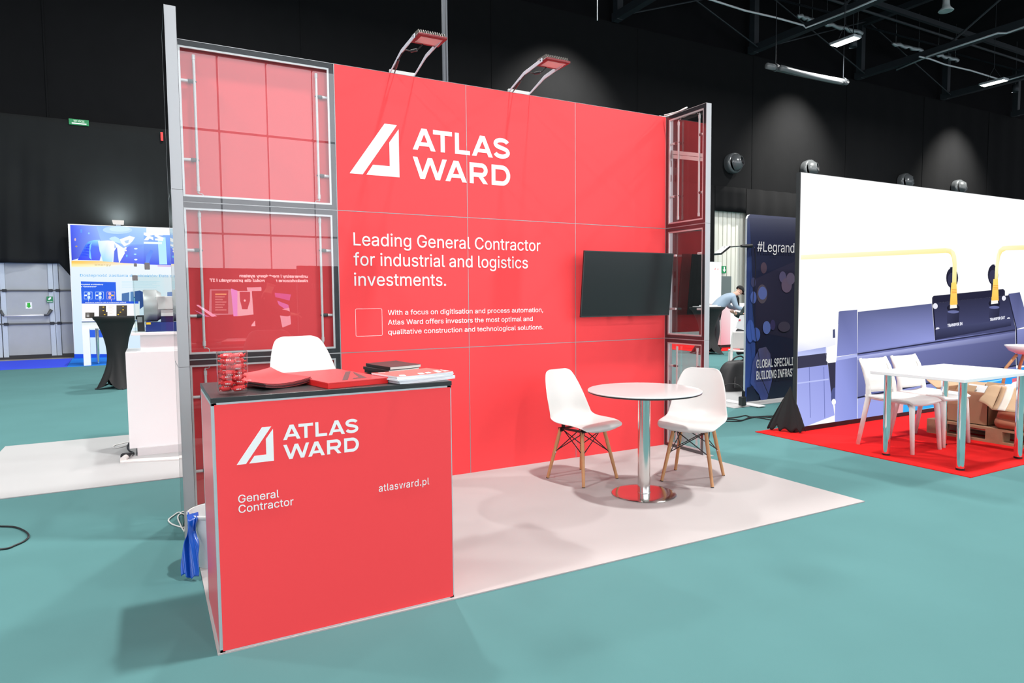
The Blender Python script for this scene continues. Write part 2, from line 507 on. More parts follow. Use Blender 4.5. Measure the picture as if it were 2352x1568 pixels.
# ---- carpets
def carpet(label, poly, m, h=0.006, group=None):
    cx = sum(p[0] for p in poly) / len(poly); cy = sum(p[1] for p in poly) / len(poly)
    return solo('carpet', label, 'carpet', MB().prism([(a, b, 0.0005) for a, b in poly], (0, 0, h)), m, (cx, cy, 0), group)
carpet('pale grey carpet under the red stand, round table and counter', [(-0.005, -1.962), (1.0, -1.976), (3.955, -2.003), (3.955, -0.55), (4.06, -0.55), (4.06, 0.1), (-0.005, 0.1)], carpet_grey)
carpet('white carpet under the white counter left of the red stand', [(-1.43, 1.055), (2.6, 1.02), (2.6, 3.22), (-1.43, 3.17)], carpet_white)
carpet('bright red carpet under the white table and pallet', [(5.185, -2.035), (11.6, -2.035), (11.6, -0.01), (5.185, -0.01)], carpet_red)
carpet('white carpet under the backpack and dark banner', [(6.12, 1.13), (10.2, 1.30), (10.2, 3.3), (6.12, 3.3)], carpet_white)
carpet('royal blue carpet strip in front of the grey door', [(-14, 12.52), (-1.74, 12.40), (-1.85, 14.98), (-14, 14.98)], carpet_blue)
carpet('bright blue carpet under the backlit wall with the white desk', [(-1.735, 12.40), (3.2, 12.40), (3.2, 15.2), (-1.845, 15.2)], carpet_sky)
carpet('small red carpet beyond the far black cocktail table', [(12.0, 7.6), (16.5, 7.6), (16.5, 10.5), (12.0, 10.5)], carpet_red)

# ---- signs on the cloth
s = thing('exit_sign', 'small green and white exit sign high on the black wall', 'sign', (-1.49, 15.36, 5.87))
obj('panel', MB().box(-1.70, -1.28, 15.34, 15.37, 5.80, 5.94), sign_green, s, world=True)
obj('lettering', text_mb(MB(), 'WYJŚCIE', -1.60, -1.37, 5.87, 0.048, (0, 15.335, 0), (1, 0, 0), (0, 0, 1), 0.012), emit_mat('sign_letters', (225, 255, 235), 0.8), s, world=True)
obj('strip', MB().box(-1.64, -1.33, 15.334, 15.339, 5.822, 5.85), sign_white, s, world=True)
q = at(1663, 619, 1, 15.58)
s = thing('exit_sign', 'green exit arrow sign on the pale corrugated wall', 'sign', tuple(q))
obj('panel', MB().box(-0.12, 0.12, -0.01, 0.03, -0.15, 0.15), sign_green, s)
obj('arrow', MB().prism([(-0.035, -0.014, 0.12), (0.035, -0.014, 0.12), (0.035, -0.014, 0.0), (0.09, -0.014, 0.0), (0, -0.014, -0.11), (-0.09, -0.014, 0.0), (-0.035, -0.014, 0.0)], (0, 0.003, 0)), sign_white, s)
q, q2 = at(1656, 634, 1, 15.56), at(1679, 634, 1, 15.56)
struct('door_2', MB().box(q.x, q2.x, 15.54, 15.62, 0, q.z), mat('dark_doorway', (0.12, 0.15, 0.15), 0.4))
solo('red_tag', 'small red tag hanging on the black wall left of the post', 'tag', MB().box(0.31, 0.37, 15.30, 15.33, 5.60, 5.82), mat('tag_red', (0.75, 0.02, 0.02), 0.4), (0.34, 15.32, 5.6))

# ---- air nozzles along the black wall
nozzle_skin = mat('nozzle_grey', (0.075, 0.082, 0.088), 0.25, metal=0.2)
nozzle_names = ['round grey air nozzle on the black wall right of the red stand', 'round grey air nozzle above the left corner of the video wall',
                'dark round air nozzle peeking above the middle of the video wall', 'round grey air nozzle peeking above the right part of the video wall']
for (nx, nz), lab in zip(((21.18, 6.86), (25.85, 7.0), (33.0, 7.0), (37.75, 7.05)), nozzle_names):
    t = thing('air_nozzle', lab, 'vent', (nx, 15.20, nz), 0, 'round air nozzles along the black wall')
    Rb = Matrix.Rotation(PI / 2, 3, 'X')
    obj('flange', MB().lathe([(0.40, -0.22), (0.42, -0.05), (0.40, 0.06), (0.34, 0.08)], 32, M=Rb), nozzle_skin, t, smooth=True)
    Rt = Matrix.Rotation(0.42, 3, 'Z') @ Matrix.Rotation(-0.18, 3, 'X') @ Rb
    pr = [(0.36 * math.cos(g), 0.36 * math.sin(g)) for g in [0.1 * q for q in range(0, 11)]]
    pr = [(r, z) for r, z in pr]
    obj('ball', MB().lathe(pr + [(0.192, 0.325), (0.172, 0.318)], 32, M=Rt), nozzle_skin, t, smooth=True)
    obj('opening', MB().lathe([(0.175, 0.322), (0.15, 0.08), (0.0, 0.08)], 24, M=Rt), black, t, smooth=True)

# ---- roof steel
for k in range(6):
    bx = 8.2 + 7.0 * k
    t = thing('roof_truss', ['dark roof truss nearest above the red stand', 'dark roof truss second from the red stand', 'dark roof truss above the right end of the red wall',
                             'dark roof truss above the video wall', 'dark roof truss beyond the hanging lamps', 'farthest dark roof truss on the right'][k], 'truss', (bx, 0, 11.5))
    obj('lower_chord', MB().box(bx - 0.14, bx + 0.14, -25, 15.4, 11.42, 11.70), dark_steel, t, world=True)
    obj('upper_chord', MB().box(bx - 0.12, bx + 0.12, -25, 15.4, 13.75, 14.0), dark_steel, t, world=True)
    for q in range(6):
        yy = 15.2 - 7.5 * q
        obj('post', MB().box(bx - 0.13, bx + 0.13, yy - 0.13, yy + 0.13, 11.4, 14.0), dark_steel, t, world=True)
        if q < 5:
            obj('diagonal', MB().tube([(bx, yy, 13.8), (bx, yy - 3.75, 11.6), (bx, yy - 7.5, 13.8)], 0.05, 6), dark_steel, t, world=True)
for q, lab in enumerate(('roof purlin nearest the black wall', 'roof purlin second from the black wall', 'roof purlin third from the black wall', 'roof purlin above the stand')):
    yy = 12.5 - 4.6 * q
    t = thing('roof_purlin', lab, 'beam', (15, yy, 13.2), 0, 'dark purlins under the roof')
    obj('beam', MB().box(4, 47, yy - 0.07, yy + 0.07, 13.05, 13.25), dark_steel, t, world=True)
    obj('pipe', MB().tube([(4, yy - 0.5, 12.4), (47, yy - 0.5, 12.4)], 0.05, 8), dark_steel, t, world=True)
# cross bracing rods under the roof near the wall
for k in range(3):
    x0 = 22.2 + 7 * k
    solo('bracing_rod', ['thin crossed bracing rods above the red wall end', 'thin crossed bracing rods behind the first hanging lamp', 'thin crossed bracing rods behind the far hanging lamp'][k], 'brace',
         MB().tube([(x0 - 7, 14.9, 13.9), (x0, 14.9, 11.5)], 0.03, 6).tube([(x0 - 7, 14.9, 11.5), (x0, 14.9, 13.9)], 0.03, 6), dark_steel, (x0 - 3.5, 14.9, 12.7))
conduit = mat('pale_conduit', (0.50, 0.52, 0.54), 0.4, metal=0.2)
A1 = [tuple(at(u, v, 2, 11.38)) for u, v in ((1560, -22), (1635, 0), (1710, 24), (1780, 40), (1845, 58), (1851, 64), (1905, 43), (1960, 21), (2040, -13))]
solo('cable_conduit', 'pale cable line sagging to the nearer truss and along it', 'cable', MB().tube(A1, 0.035, 8), conduit, A1[4], smooth=True)
A2 = [tuple(at(u, v, 2, 11.38)) for u, v in ((2111, 130), (2135, 135), (2170, 148), (2230, 162), (2295, 182), (2300, 188), (2352, 173), (2400, 158))]
solo('cable_conduit', 'pale cable line beside the farther hanging lamp', 'cable', MB().tube(A2, 0.035, 8), conduit, A2[4], smooth=True)
A3 = [tuple(at(u, v, 2, 11.38)) for u, v in ((2060, 160), (2135, 128), (2292, 76), (2312, 76), (2352, 62), (2400, 46))]
solo('cable_conduit', 'bluish cable tray edge along the middle truss', 'cable', MB().tube(A3, 0.04, 8), conduit, A3[2], smooth=True)
foil = mat('wrinkled_foil', (0.42, 0.46, 0.48), 0.35, metal=0.5, noise=0.3, scale=6)
for pts, lab in ((((1832, 35), (1870, 48)), 'shiny foil duct piece beside the nearer truss'), (((1890, 53), (1980, 76)), 'shiny foil duct piece behind the first hanging lamp'),
                 (((2050, 100), (2118, 116)), 'shiny foil duct piece before the middle truss'), (((2150, 125), (2200, 138)), 'shiny foil duct piece right of the middle truss')):
    a, b = [at(u, v, 2, 12.9) for u, v in pts]
    mm = MB(); n = 9
    mm.tube([a.lerp(b, i / n) + Vector((0, 0.02 * math.sin(i * 2.3), 0.025 * math.sin(i * 4.1))) for i in range(n + 1)], [0.05 + 0.05 * abs(math.sin(i * 1.9)) for i in range(n + 1)], 8)
    for q in (1, n - 1):
        h = a.lerp(b, q / n); mm.tube([h, Vector((h.x, h.y, 14.598))], 0.003, 5)
    solo('foil_duct', lab, 'duct', mm, foil, tuple(a.lerp(b, 0.5)), smooth=True)
p = at(2173, 12, 2, 10.5)
t = thing('hanging_speaker', 'small pale bell shaped speaker hanging under the roof', 'speaker', tuple(p))
obj('bell', MB().lathe([(0.0, 0.40), (0.09, 0.38), (0.10, 0.05), (0.12, -0.06), (0.22, -0.17), (0.20, -0.19), (0.0, -0.1)], 20), mat('speaker_grey', (0.35, 0.38, 0.38), 0.5), t, smooth=True)
obj('hanger', MB().tube([(0, 0, 0.43), (0, 0, 3.2)], 0.012, 6), dark_steel, t)
# slim pole behind the red wall and a drop rod
solo('support_pole', 'slim dark grey pole rising behind the red wall', 'pole', MB().box(3.53, 3.565, 4.0, 4.04, 0, 13.0).box(3.575, 3.60, 4.0, 4.04, 0, 13.0), mat('pole_grey', (0.09, 0.10, 0.115), 0.5), (3.57, 4.02, 0))
solo('drop_rod', 'thin pale rod hanging from the roof above the red wall', 'rod', MB().tube([at(1372, 47, 1, 9.5), at(1372, 47, 1, 9.5) + Vector((0, 0, 5.8))], 0.014, 6), conduit, tuple(at(1372, 47, 1, 9.5)))

# ---- hanging lamps
lens = emit_mat('lamp_lens', (255, 250, 238), 9.0)
lens_far = lens
hb_names = {(20.75, 10.05): 'bright rectangular hanging lamp above the right end of the red stand', (30.15, 10.05): 'bright rectangular hanging lamp at the far right'}
t0 = None
for i, (lx, ly) in enumerate(LAMPS):
    lab = hb_names.get((lx, ly), 'rectangular hall lamp hanging unseen under the roof, some rows added for fill')
    lz = 9.9
    if t0 is None or True:
        t = thing('hanging_lamp', lab, 'lamp', (lx, ly, lz), 0, 'rectangular lamps hanging under the roof')
        if t0 is None:
            t0 = t
            obj('housing', MB().box(-0.2, 0.2, -0.46, 0.46, 0.0, 0.09), alu, t, bevel=0.02)
            obj('diffuser', MB().box(-0.165, 0.165, -0.42, 0.42, -0.012, 0.0), lens, t)
            obj('hanger', MB().tube([(0, -0.3, 0.09), (0.0, 0, 0.6), (0, 0.3, 0.09)], 0.01, 6).tube([(0, 0, 0.6), (0, 0, 4.65)], 0.01, 6), dark_steel, t)
        else:
            for ch in t0.children:
                if ch.type == 'MESH':
                    c = ch.copy(); C.objects.link(c); c.parent = t
    light('lamp_light', 'AREA', (lx, ly, lz - 0.03), FRONT_W if ly < -10 else 480.0 if 4 < ly < 5 else LAMP_W if abs(ly + 2.4) < 1 else 520.0, 0.3, None, (1.0, 0.985, 0.96), t, size_y=0.6)
for i, (lx, ly) in enumerate(WASH):
    t = thing('wall_spot', ['spot lamp washing the black wall above the red stand', 'spot lamp washing the black wall above the video wall', 'spot lamp washing the far right of the black wall'][i], 'lamp', (lx, ly, 11.3), 0, 'spots on the black wall')
    obj('housing', MB().lathe([(0.0, 0.35), (0.14, 0.33), (0.15, 0.0), (0.13, 0.0), (0.12, 0.2), (0.0, 0.2)], 20), dark_steel, t, smooth=True)
    obj('bracket', MB().tube([(0, 0, 0.34), (0, 0, 2.4)], 0.02, 6), dark_steel, t)
    light('spot_light', 'SPOT', (lx, ly, 11.28), WASH_W, 0.12, (lx, 15.35, 6.3), (1.0, 0.96, 0.88), t, spread=1.5)
# unlit tube fixture
a, b = at(1762, 151, 1, 10.8), at(1945, 189, 1, 10.8)
t = thing('tube_fixture', 'long pale tube fixture hanging below the roof', 'lamp', tuple(a.lerp(b, 0.5)))
frost = mat('frosted_tube', (0.13, 0.14, 0.145), 0.3, noise=0.2, scale=1.2)
def sag(p, q, s, n=12): return [p.lerp(q, i / n) - Vector((0, 0, s * math.sin(PI * i / n))) for i in range(n + 1)]
obj('tube', MB().tube(sag(a, b, 0.03), 0.10, 12), frost, t, world=True, smooth=True)
obj('tube', MB().tube(sag(a + Vector((0.4, -0.2, -0.06)), b + Vector((-0.6, -0.2, -0.14)), 0.03), 0.09, 12), frost, t, world=True, smooth=True)
for q in (a + Vector((0.4, 0, 0)), b - Vector((0.2, 0, 0))):
    obj('hanger', MB().tube([q, q + Vector((0, 0, 14.55 - q.z))], 0.012, 6), dark_steel, t, world=True)
    obj('clip', MB().lathe([(0.12, -0.05), (0.13, 0), (0.12, 0.05)], 14, tuple(q), Matrix.Rotation(PI / 2, 3, 'Y')), dark_grey, t, world=True)

# ================================================================ the red stand
def hole_pair(mb, x, zs, y0, y1, side):
    """Oval openings in the inner face of a profile."""
    for zc in zs:
        pts = []
        for k in range(20):
            g = 2 * PI * k / 20
            pts.append((x, (y0 + y1) / 2 + 0.010 * math.cos(g), zc + 0.017 * math.sin(g) + (0.016 if math.sin(g) > 0 else -0.016)))
        mb.prism(pts, (side * 0.0012, 0, 0))

def led_tube(parent, x, edge, y, z0, z1, brackets, plug_top, plug_bottom, w):
    """A slim unlit LED tube held on rods from the frame; plugs with thin white leads at its ends."""
    tb = obj('led_tube', MB().tube([(x, y, z0), (x, y, z0 + 0.03), (x, y, z0 + 0.031), (x, y, z1 - 0.031), (x, y, z1 - 0.03), (x, y, z1)],
                                   [0.0105, 0.0105, 0.0085, 0.0085, 0.0105, 0.0105], 12), tube_white, parent, smooth=PI / 5)
    s = 1 if x > edge else -1
    for zb in brackets:
        obj('bracket', MB().tube([(edge, y, zb), (x - s * 0.035, y, zb)], 0.010, 10), alu_light, tb, smooth=PI / 4)
        obj('clip', MB().tube([(x - s * 0.037, y, zb), (x - s * 0.008, y, zb)], 0.0125, 10).tube([(x - s * 0.008, y, zb), (x + s * 0.012, y, zb)], 0.006, 8), dark_grey, tb, smooth=PI / 4)
    def lead(z, dz):
        pts = catmull([(x, y, z), (x, y, z + dz * 0.012), (x - s * 0.018, y, z + dz * 0.014), (x - s * 0.028, y, z + dz * 0.022), (x - s * 0.034, y, z + dz * 0.042), (x - s * 0.05, y + 0.004, z + dz * (w - 0.005)), (x - s * 0.10, y + 0.01, z + dz * w)], 24)
        pts = [(max(0.045, min(p[0], 2)), p[1], p[2]) for p in pts] if False else pts
        obj('lead', MB().tube(pts, [0.006] * 6 + [0.0028] * 19, 8), white_plastic, tb, smooth=True)
    if plug_top: lead(z1, 1)
    if plug_bottom: lead(z0, -1)
    return tb
tube_white = mat('led_tube_white', (0.80, 0.80, 0.80), 0.25)

def inward_lead(parent, x, s, y, z, dz, w):
    pts = catmull([(x, y, z), (x, y, z + dz * 0.012), (x + s * 0.016, y, z + dz * 0.014), (x + s * 0.027, y, z + dz * 0.022), (x + s * 0.032, y, z + dz * 0.042), (x + s * 0.055, y + 0.004, z + dz * (w - 0.006)), (x + s * 0.11, y + 0.01, z + dz * w)], 24)
    obj('lead', MB().tube(pts, [0.006] * 6 + [0.0028] * 19, 8), white_plastic, parent, smooth=True)

def clear_module(label, loc, rz, width, deep, backing, tubes, leads, group):
    """One aluminium frame module (width x 1 m): profile with oval holes, black tape, clear acrylic sheets, two LED tubes."""
    t = thing('clear_module', label, 'display module', loc, rz, group)
    fr = MB().ring(0.001, width - 0.001, 0.001, 0.999, 0.034, 0.004, deep - 0.004)
    fr.ring(0.0, width, 0.0, 1.0, 0.003, 0.0, 0.004)
    o = obj('frame', fr, alu_frame, t)
    hl = MB()
    hole_pair(hl, 0.0352, (0.45, 0.58) if not backing else (0.25,), 0.0, deep, 1); hole_pair(hl, width - 0.0352, (0.45, 0.58), 0.0, deep, -1)
    obj('hole', hl, black, o)
    obj('lip', MB().ring(0.034, width - 0.034, 0.034, 0.966, 0.013, 0.006, 0.018), alu_light, o)
    obj('tape', MB().ring(0.004, width - 0.004, 0.004, 0.996, 0.0305, 0.0024, 0.0040), tape, t)
    obj('clear_sheet', MB().box(0.004, width - 0.004, 0.0005, 0.0022, 0.004, 0.996), acrylic, t)
    if backing:
        obj('back_panel', MB().box(0.004, width - 0.004, deep - 0.002, deep + 0.001, 0.004, 0.996), red_deep, t)
    else:
        obj('tape', MB().ring(0.004, width - 0.004, 0.004, 0.996, 0.0305, deep - 0.004, deep - 0.0024), tape, t)
        obj('clear_sheet', MB().box(0.004, width - 0.004, deep - 0.0022, deep - 0.0005, 0.004, 0.996), acrylic, t)
    if not tubes:      # only the holding rods are left
        for (x, edge) in ((0.115, 0.034), (0.385, width - 0.034)):
            for zb in (0.27, 0.75):
                obj('bracket', MB().tube([(edge, deep * 0.5, zb), (x, deep * 0.5, zb)], 0.010, 10), alu_light, t, smooth=PI / 4)
    for (x, edge, z0, z1, br), (lt, lb) in zip(tubes, leads):
        tb = led_tube(t, x, edge, deep * 0.55, z0, z1, br, False, False, 0.03)
        s = 1 if x < width / 2 else -1
        if lt: inward_lead(tb, x, s, deep * 0.55, z1, 1, 0.962 - z1)
        if lb: inward_lead(tb, x, s, deep * 0.55, z0, -1, z0 - 0.038)
    return t

G1 = 'clear lit modules of the back wall'
two = lambda z0, z1, br1, br2: [(0.125, 0.034, z0, z1, br1), (0.885, 0.966, z0, z1, br2)]
clear_module('uppermost clear module left of the red wall', (0, 0, 2), 0, 1.0, 0.062, True, two(0.075, 0.925, (0.27, 0.76), (0.235, 0.77)), ((0, 1), (0, 1)), G1)
clear_module('middle clear module left of the red wall, behind the white bar stool', (0, 0, 1), 0, 1.0, 0.062, True, two(0.085, 0.94, (0.28, 0.70), (0.27, 0.72)), ((1, 1), (1, 1)), G1)
clear_module('lowest clear module left of the red wall, behind the counter', (0, 0, 0), 0, 1.0, 0.062, True, two(0.085, 0.925, (0.27, 0.755), (0.27, 0.755)), ((1, 0), (1, 0)), G1)
# the two returns, each 0.5 m deep: local x runs from the front edge back to the wall
G2 = 'clear modules of the left return'; G3 = 'clear modules of the right return'
tw = [(0.115, 0.034, 0.08, 0.92, (0.26, 0.78)), (0.385, 0.466, 0.08, 0.92, (0.26, 0.78))]
for k, lab in ((2, 'top'), (1, 'middle'), (0, 'bottom')):
    clear_module({'top': 'top clear module of the left return, seen edge on', 'middle': 'middle clear module of the left return, beside the white counter', 'bottom': 'bottom clear module of the left return, behind the bin'}[lab],
                 (-0.05, 0.0, k), -PI / 2, 0.5, 0.062, False, tw, ((0, 0), (0, 0)), G2)
for k, lab in ((2, 'top'), (1, 'middle'), (0, 'bottom')):
    # faces the inside of the stand (towards -x)
    clear_module({'top': 'top clear module of the right return, with a pale rail across', 'middle': 'middle clear module of the right return, mirroring the television', 'bottom': 'bottom clear module of the right return, behind the right shell chair'}[lab],
                 (3.985, 0.0, k), -PI / 2, 0.5, 0.062, False,
                 [] if k == 1 else [(0.13, 0.034, *((0.07, 0.93) if k != 1 else (0.09, 0.91)), (0.28, 0.75)), (0.385, 0.466, *((0.07, 0.93) if k != 1 else (0.09, 0.91)), (0.27, 0.76))][:2],
                 ((k == 2, 0), (k == 2, 0)), G3)

# -- red panelled wall
wall = thing('red_wall', 'tall red display wall with white contractor lettering', 'display wall', (1, 0, 0))
pm = MB()
for i in (1, 2, 3):
    for k in (0, 1, 2):
        pmod = obj('panel', MB().box(i + 0.003, i + 0.997, 0.0, 0.004, k + 0.003, k + 0.997), red, wall, world=True)
        f = MB().ring(i, i + 1, k, k + 1, 0.0019, -0.0006, 0.060); f.ring(i + 0.0019, i + 0.9981, k + 0.0019, k + 0.9981, 0.03, 0.006, 0.058)
        obj('frame', f, alu_frame, wall, world=True)
        obj('back_panel', MB().box(i + 0.004, i + 0.996, 0.060, 0.063, k + 0.004, k + 0.996), red_deep, wall, world=True)
Y = -0.0016
def flat(mb, poly, y, d=0.0008): return mb.prism([(a, y, b) for a, b in poly], (0, d, 0))
e = MB()
flat(e, [(1.092, 2.262), (1.186, 2.262), (1.446, 2.634), (1.353, 2.634)], Y)
flat(e, [(1.212, 2.262), (1.458, 2.262), (1.458, 2.606), (1.386, 2.505), (1.386, 2.336), (1.262, 2.336)], Y)
obj('emblem', e, white_vinyl, wall, world=True)
def ribbon(path, t):
    """Left and right rims of a stroke of width t along a path."""
    A, B = [], []
    for k, p in enumerate(path):
        a, b = path[max(k - 1, 0)], path[min(k + 1, len(path) - 1)]
        dx, dz = b[0] - a[0], b[1] - a[1]; l = math.hypot(dx, dz)
        A.append((p[0] - dz / l * t / 2, p[1] + dx / l * t / 2)); B.append((p[0] + dz / l * t / 2, p[1] - dx / l * t / 2))
    return A, B
def wordmark(name, rows, h, y, parent):
    """Extended bold capitals: rows of (letter, left, right, baseline)."""
    mb = MB(); lay = [0]
    def poly(pts):
        lay[0] += 1; yy = y - 0.00003 * lay[0]
        mb.add([(a, yy, b) for a, b in pts], [tuple(range(len(pts)))])
    def stroke(path, t):
        lay[0] += 1; yy = y - 0.00003 * lay[0]
        A, B = ribbon(path, t); n = len(A)
        mb.add([(a, yy, b) for a, b in A + B], [(k, k + 1, n + k + 1, n + k) for k in range(n - 1)])
    t = 0.215 * h
    for ch, x0, x1, z in rows:
        w = x1 - x0; Z = lambda q: z + q * h
        if ch == 'T':
            poly([(x0, Z(1) - t * 0.95), (x1, Z(1) - t * 0.95), (x1, Z(1)), (x0, Z(1))]); c = (x0 + x1) / 2
            poly([(c - t / 2, Z(0)), (c + t / 2, Z(0)), (c + t / 2, Z(1) - t * 0.9), (c - t / 2, Z(1) - t * 0.9)])
        elif ch == 'L':
            poly([(x0, Z(0)), (x0 + t, Z(0)), (x0 + t, Z(1)), (x0, Z(1))]); poly([(x0 + t * 0.9, Z(0)), (x1, Z(0)), (x1, Z(0) + t * 0.92), (x0 + t * 0.9, Z(0) + t * 0.92)])
        elif ch == 'A':
            c = (x0 + x1) / 2; a = t * 0.60; f = t * 1.12
            poly([(x0, Z(0)), (x0 + f, Z(0)), (c + a * 0.9, Z(1)), (c - a, Z(1))]); poly([(x1 - f, Z(0)), (x1, Z(0)), (c + a, Z(1)), (c - a * 0.9, Z(1))])
            e = lambda q: x0 + f * 0.6 + (c - x0 - f * 0.6) * q
            poly([(e(0.19), Z(0.19)), (x0 + x1 - e(0.19), Z(0.19)), (x0 + x1 - e(0.37), Z(0.37)), (e(0.37), Z(0.37))])
        elif ch == 'W':
            f = t * 1.05; c = (x0 + x1) / 2; q1 = x0 + w * 0.275; q2 = x1 - w * 0.275
            for (a, b) in ((x0 + f / 2, q1), (q1, c), (c, q2), (q2, x1 - f / 2)):
                ta, tb = (Z(1), Z(0)) if a in (x0 + f / 2, c) else (Z(0), Z(1))
                poly([(a - f / 2, ta), (a + f / 2, ta), (b + f / 2, tb), (b - f / 2, tb)])
        elif ch == 'D':
            poly([(x0, Z(0)), (x0 + t, Z(0)), (x0 + t, Z(1)), (x0, Z(1))]); r = 0.5 * h - t / 2; cx = x1 - t / 2 - r * 0.92
            stroke([(x0 + t * 0.9, Z(1) - t / 2)] + [(cx + r * 0.92 * math.cos(g), Z(0.5) + r * math.sin(g)) for g in [PI / 2 - PI * k / 20 for k in range(21)]] + [(x0 + t * 0.9, Z(0) + t / 2)], t)
        elif ch == 'R':
            poly([(x0, Z(0)), (x0 + t, Z(0)), (x0 + t, Z(1)), (x0, Z(1))]); zc = 0.66; r = 0.34 * h - t / 2; cx = x1 - t * 0.55 - r
            stroke([(x0 + t * 0.9, Z(1) - t / 2)] + [(cx + r * math.cos(g), Z(zc) + r * math.sin(g)) for g in [PI / 2 - PI * k / 16 for k in range(17)]] + [(x0 + t * 0.9, Z(zc) - r)], t)
            poly([(x0 + w * 0.40, Z(zc) - r), (x0 + w * 0.40 + t * 1.2, Z(zc) - r), (x1, Z(0)), (x1 - t * 1.2, Z(0))])
        elif ch == 'S':
            rx = w / 2 - t / 2; r1 = 0.27 * h - t * 0.42; r2 = 0.29 * h - t * 0.42; c = (x0 + x1) / 2; z1 = Z(1) - t * 0.46 - r1; z2 = Z(0) + t * 0.46 + r2
            p = [(c + rx * 0.94 * math.cos(g), z1 + r1 * math.sin(g)) for g in [0.25 + (1.5 * PI - 0.25 - 0.35) * k / 18 for k in range(19)]]
            p += [(c + rx * math.cos(g), z2 + r2 * math.sin(g)) for g in [PI / 2 - 0.35 - (1.5 * PI - 0.60) * k / 18 for k in range(19)]]
            stroke(p, t * 0.97)
    return obj(name, mb, white_vinyl, parent, world=True, normals=False)
AX, AZ = (1, 0, 0), (0, 0, 1)
def letters(name, body, x0, x1, base, cap, y, parent, bold=0.0, m=None, space=1.0):
    return obj(name, text_mb(MB(), body, x0, x1, base, cap, (0, y, 0), AX, AZ, bold, space), m or white_vinyl, parent, world=True, normals=False)
WM = [('A', 1.564, 1.744), ('T', 1.725, 1.879), ('L', 1.902, 2.027), ('A', 2.043, 2.224), ('S', 2.227, 2.376)], [('W', 1.563, 1.833), ('A', 1.820, 1.998), ('R', 2.022, 2.179), ('D', 2.211, 2.377)]
for zb, row in zip((2.474, 2.264), WM):
    wordmark('wordmark', [(c, a, b, zb) for c, a, b in row], 0.158, Y, wall)
letters('headline', 'Leading General Contractor', 1.108, 2.653, 1.760, 0.091, Y, wall, 0.003)
letters('headline', 'for industrial and logistics', 1.106, 2.533, 1.618, 0.091, Y, wall, 0.003)
letters('headline', 'investments.', 1.106, 1.812, 1.475, 0.091, Y, wall, 0.003)
letters('paragraph', 'With a focus on digitisation and process automation,', 1.349, 2.674, 1.262, 0.0365, Y, wall, 0.006)
letters('paragraph', 'Atlas Ward offers investors the most optimal and', 1.348, 2.575, 1.191, 0.0365, Y, wall, 0.006)
letters('paragraph', 'qualitative construction and technological solutions.', 1.348, 2.674, 1.120, 0.0365, Y, wall, 0.006)
# rounded outline that stood round the code
rr = []
for (cx, cz, g0) in ((1.295, 1.30, 0), (1.12, 1.30, 90), (1.12, 1.124, 180), (1.295, 1.124, 270)):
    for k in range(5):
        g = math.radians(g0 + 22.5 * k); rr.append((cx, cz, math.cos(g), math.sin(g)))
e = MB(); n = len(rr)
e.add([(cx + 0.011 * a, Y, cz + 0.011 * b) for cx, cz, a, b in rr] + [(cx + 0.0085 * a, Y, cz + 0.0085 * b) for cx, cz, a, b in rr],
      [(i, (i + 1) % n, n + (i + 1) % n, n + i) for i in range(n)])
obj('outline', e, white_vinyl, wall, world=True)

# white cable loop on top of the right corner
solo('white_cable', 'white cable loop lying over the top right corner of the stand', 'cable',
     MB().tube(catmull([(3.93, 0.02, 3.006), (4.0, 0.03, 3.012), (4.03, -0.06, 3.02), (4.02, -0.2, 3.03), (4.0, -0.25, 3.02), (3.985, -0.17, 3.008), (3.95, -0.02, 3.006)], 40), 0.005, 8), white_plastic, (4.0, -0.05, 3.0), smooth=True)

# -- television
tv = thing('television', 'black flat television hanging on the red wall, tilted forward', 'television', (3.45, -0.09, 1.2))
def tilt(mb, deg=6.0, c=(3.455, -0.115, 1.214)):
    R = Matrix.Rotation(math.radians(deg), 3, 'X'); c = Vector(c)
    mb.v = [R @ (p - c) + c for p in mb.v]
    return mb
x0, x1, z0, z1 = 2.968, 3.932, 1.214, 1.766
yf = -0.115
screen_black = mat('tv_glass', (0.014, 0.015, 0.016), 0.22, spec=0.5)
obj('housing', tilt(MB().box(x0, x1, yf, yf + 0.012, z0, z1).hexa([(x0 + 0.03, yf + 0.012, z0 + 0.005), (x1 - 0.03, yf + 0.012, z0 + 0.005), (x1 - 0.1, yf + 0.06, z0 + 0.05), (x0 + 0.1, yf + 0.06, z0 + 0.05)],
    [(x0 + 0.03, yf + 0.012, z0 + 0.30), (x1 - 0.03, yf + 0.012, z0 + 0.30), (x1 - 0.1, yf + 0.06, z0 + 0.25), (x0 + 0.1, yf + 0.06, z0 + 0.25)])), black, tv, world=True, bevel=0.002)
obj('screen', tilt(MB().box(x0 + 0.008, x1 - 0.008, yf - 0.0015, yf, z0 + 0.014, z1 - 0.008)), screen_black, tv, world=True)
obj('bezel', tilt(MB().ring(x0, x1, z0, z1, 0.008, yf - 0.003, yf)), black_satin, tv, world=True)
obj('wall_mount', MB().box(3.25, 3.66, -0.012, 0.0, 1.32, 1.60).box(3.32, 3.36, -0.10, -0.012, 1.35, 1.56).box(3.55, 3.59, -0.10, -0.012, 1.35, 1.56), black, tv, world=True)

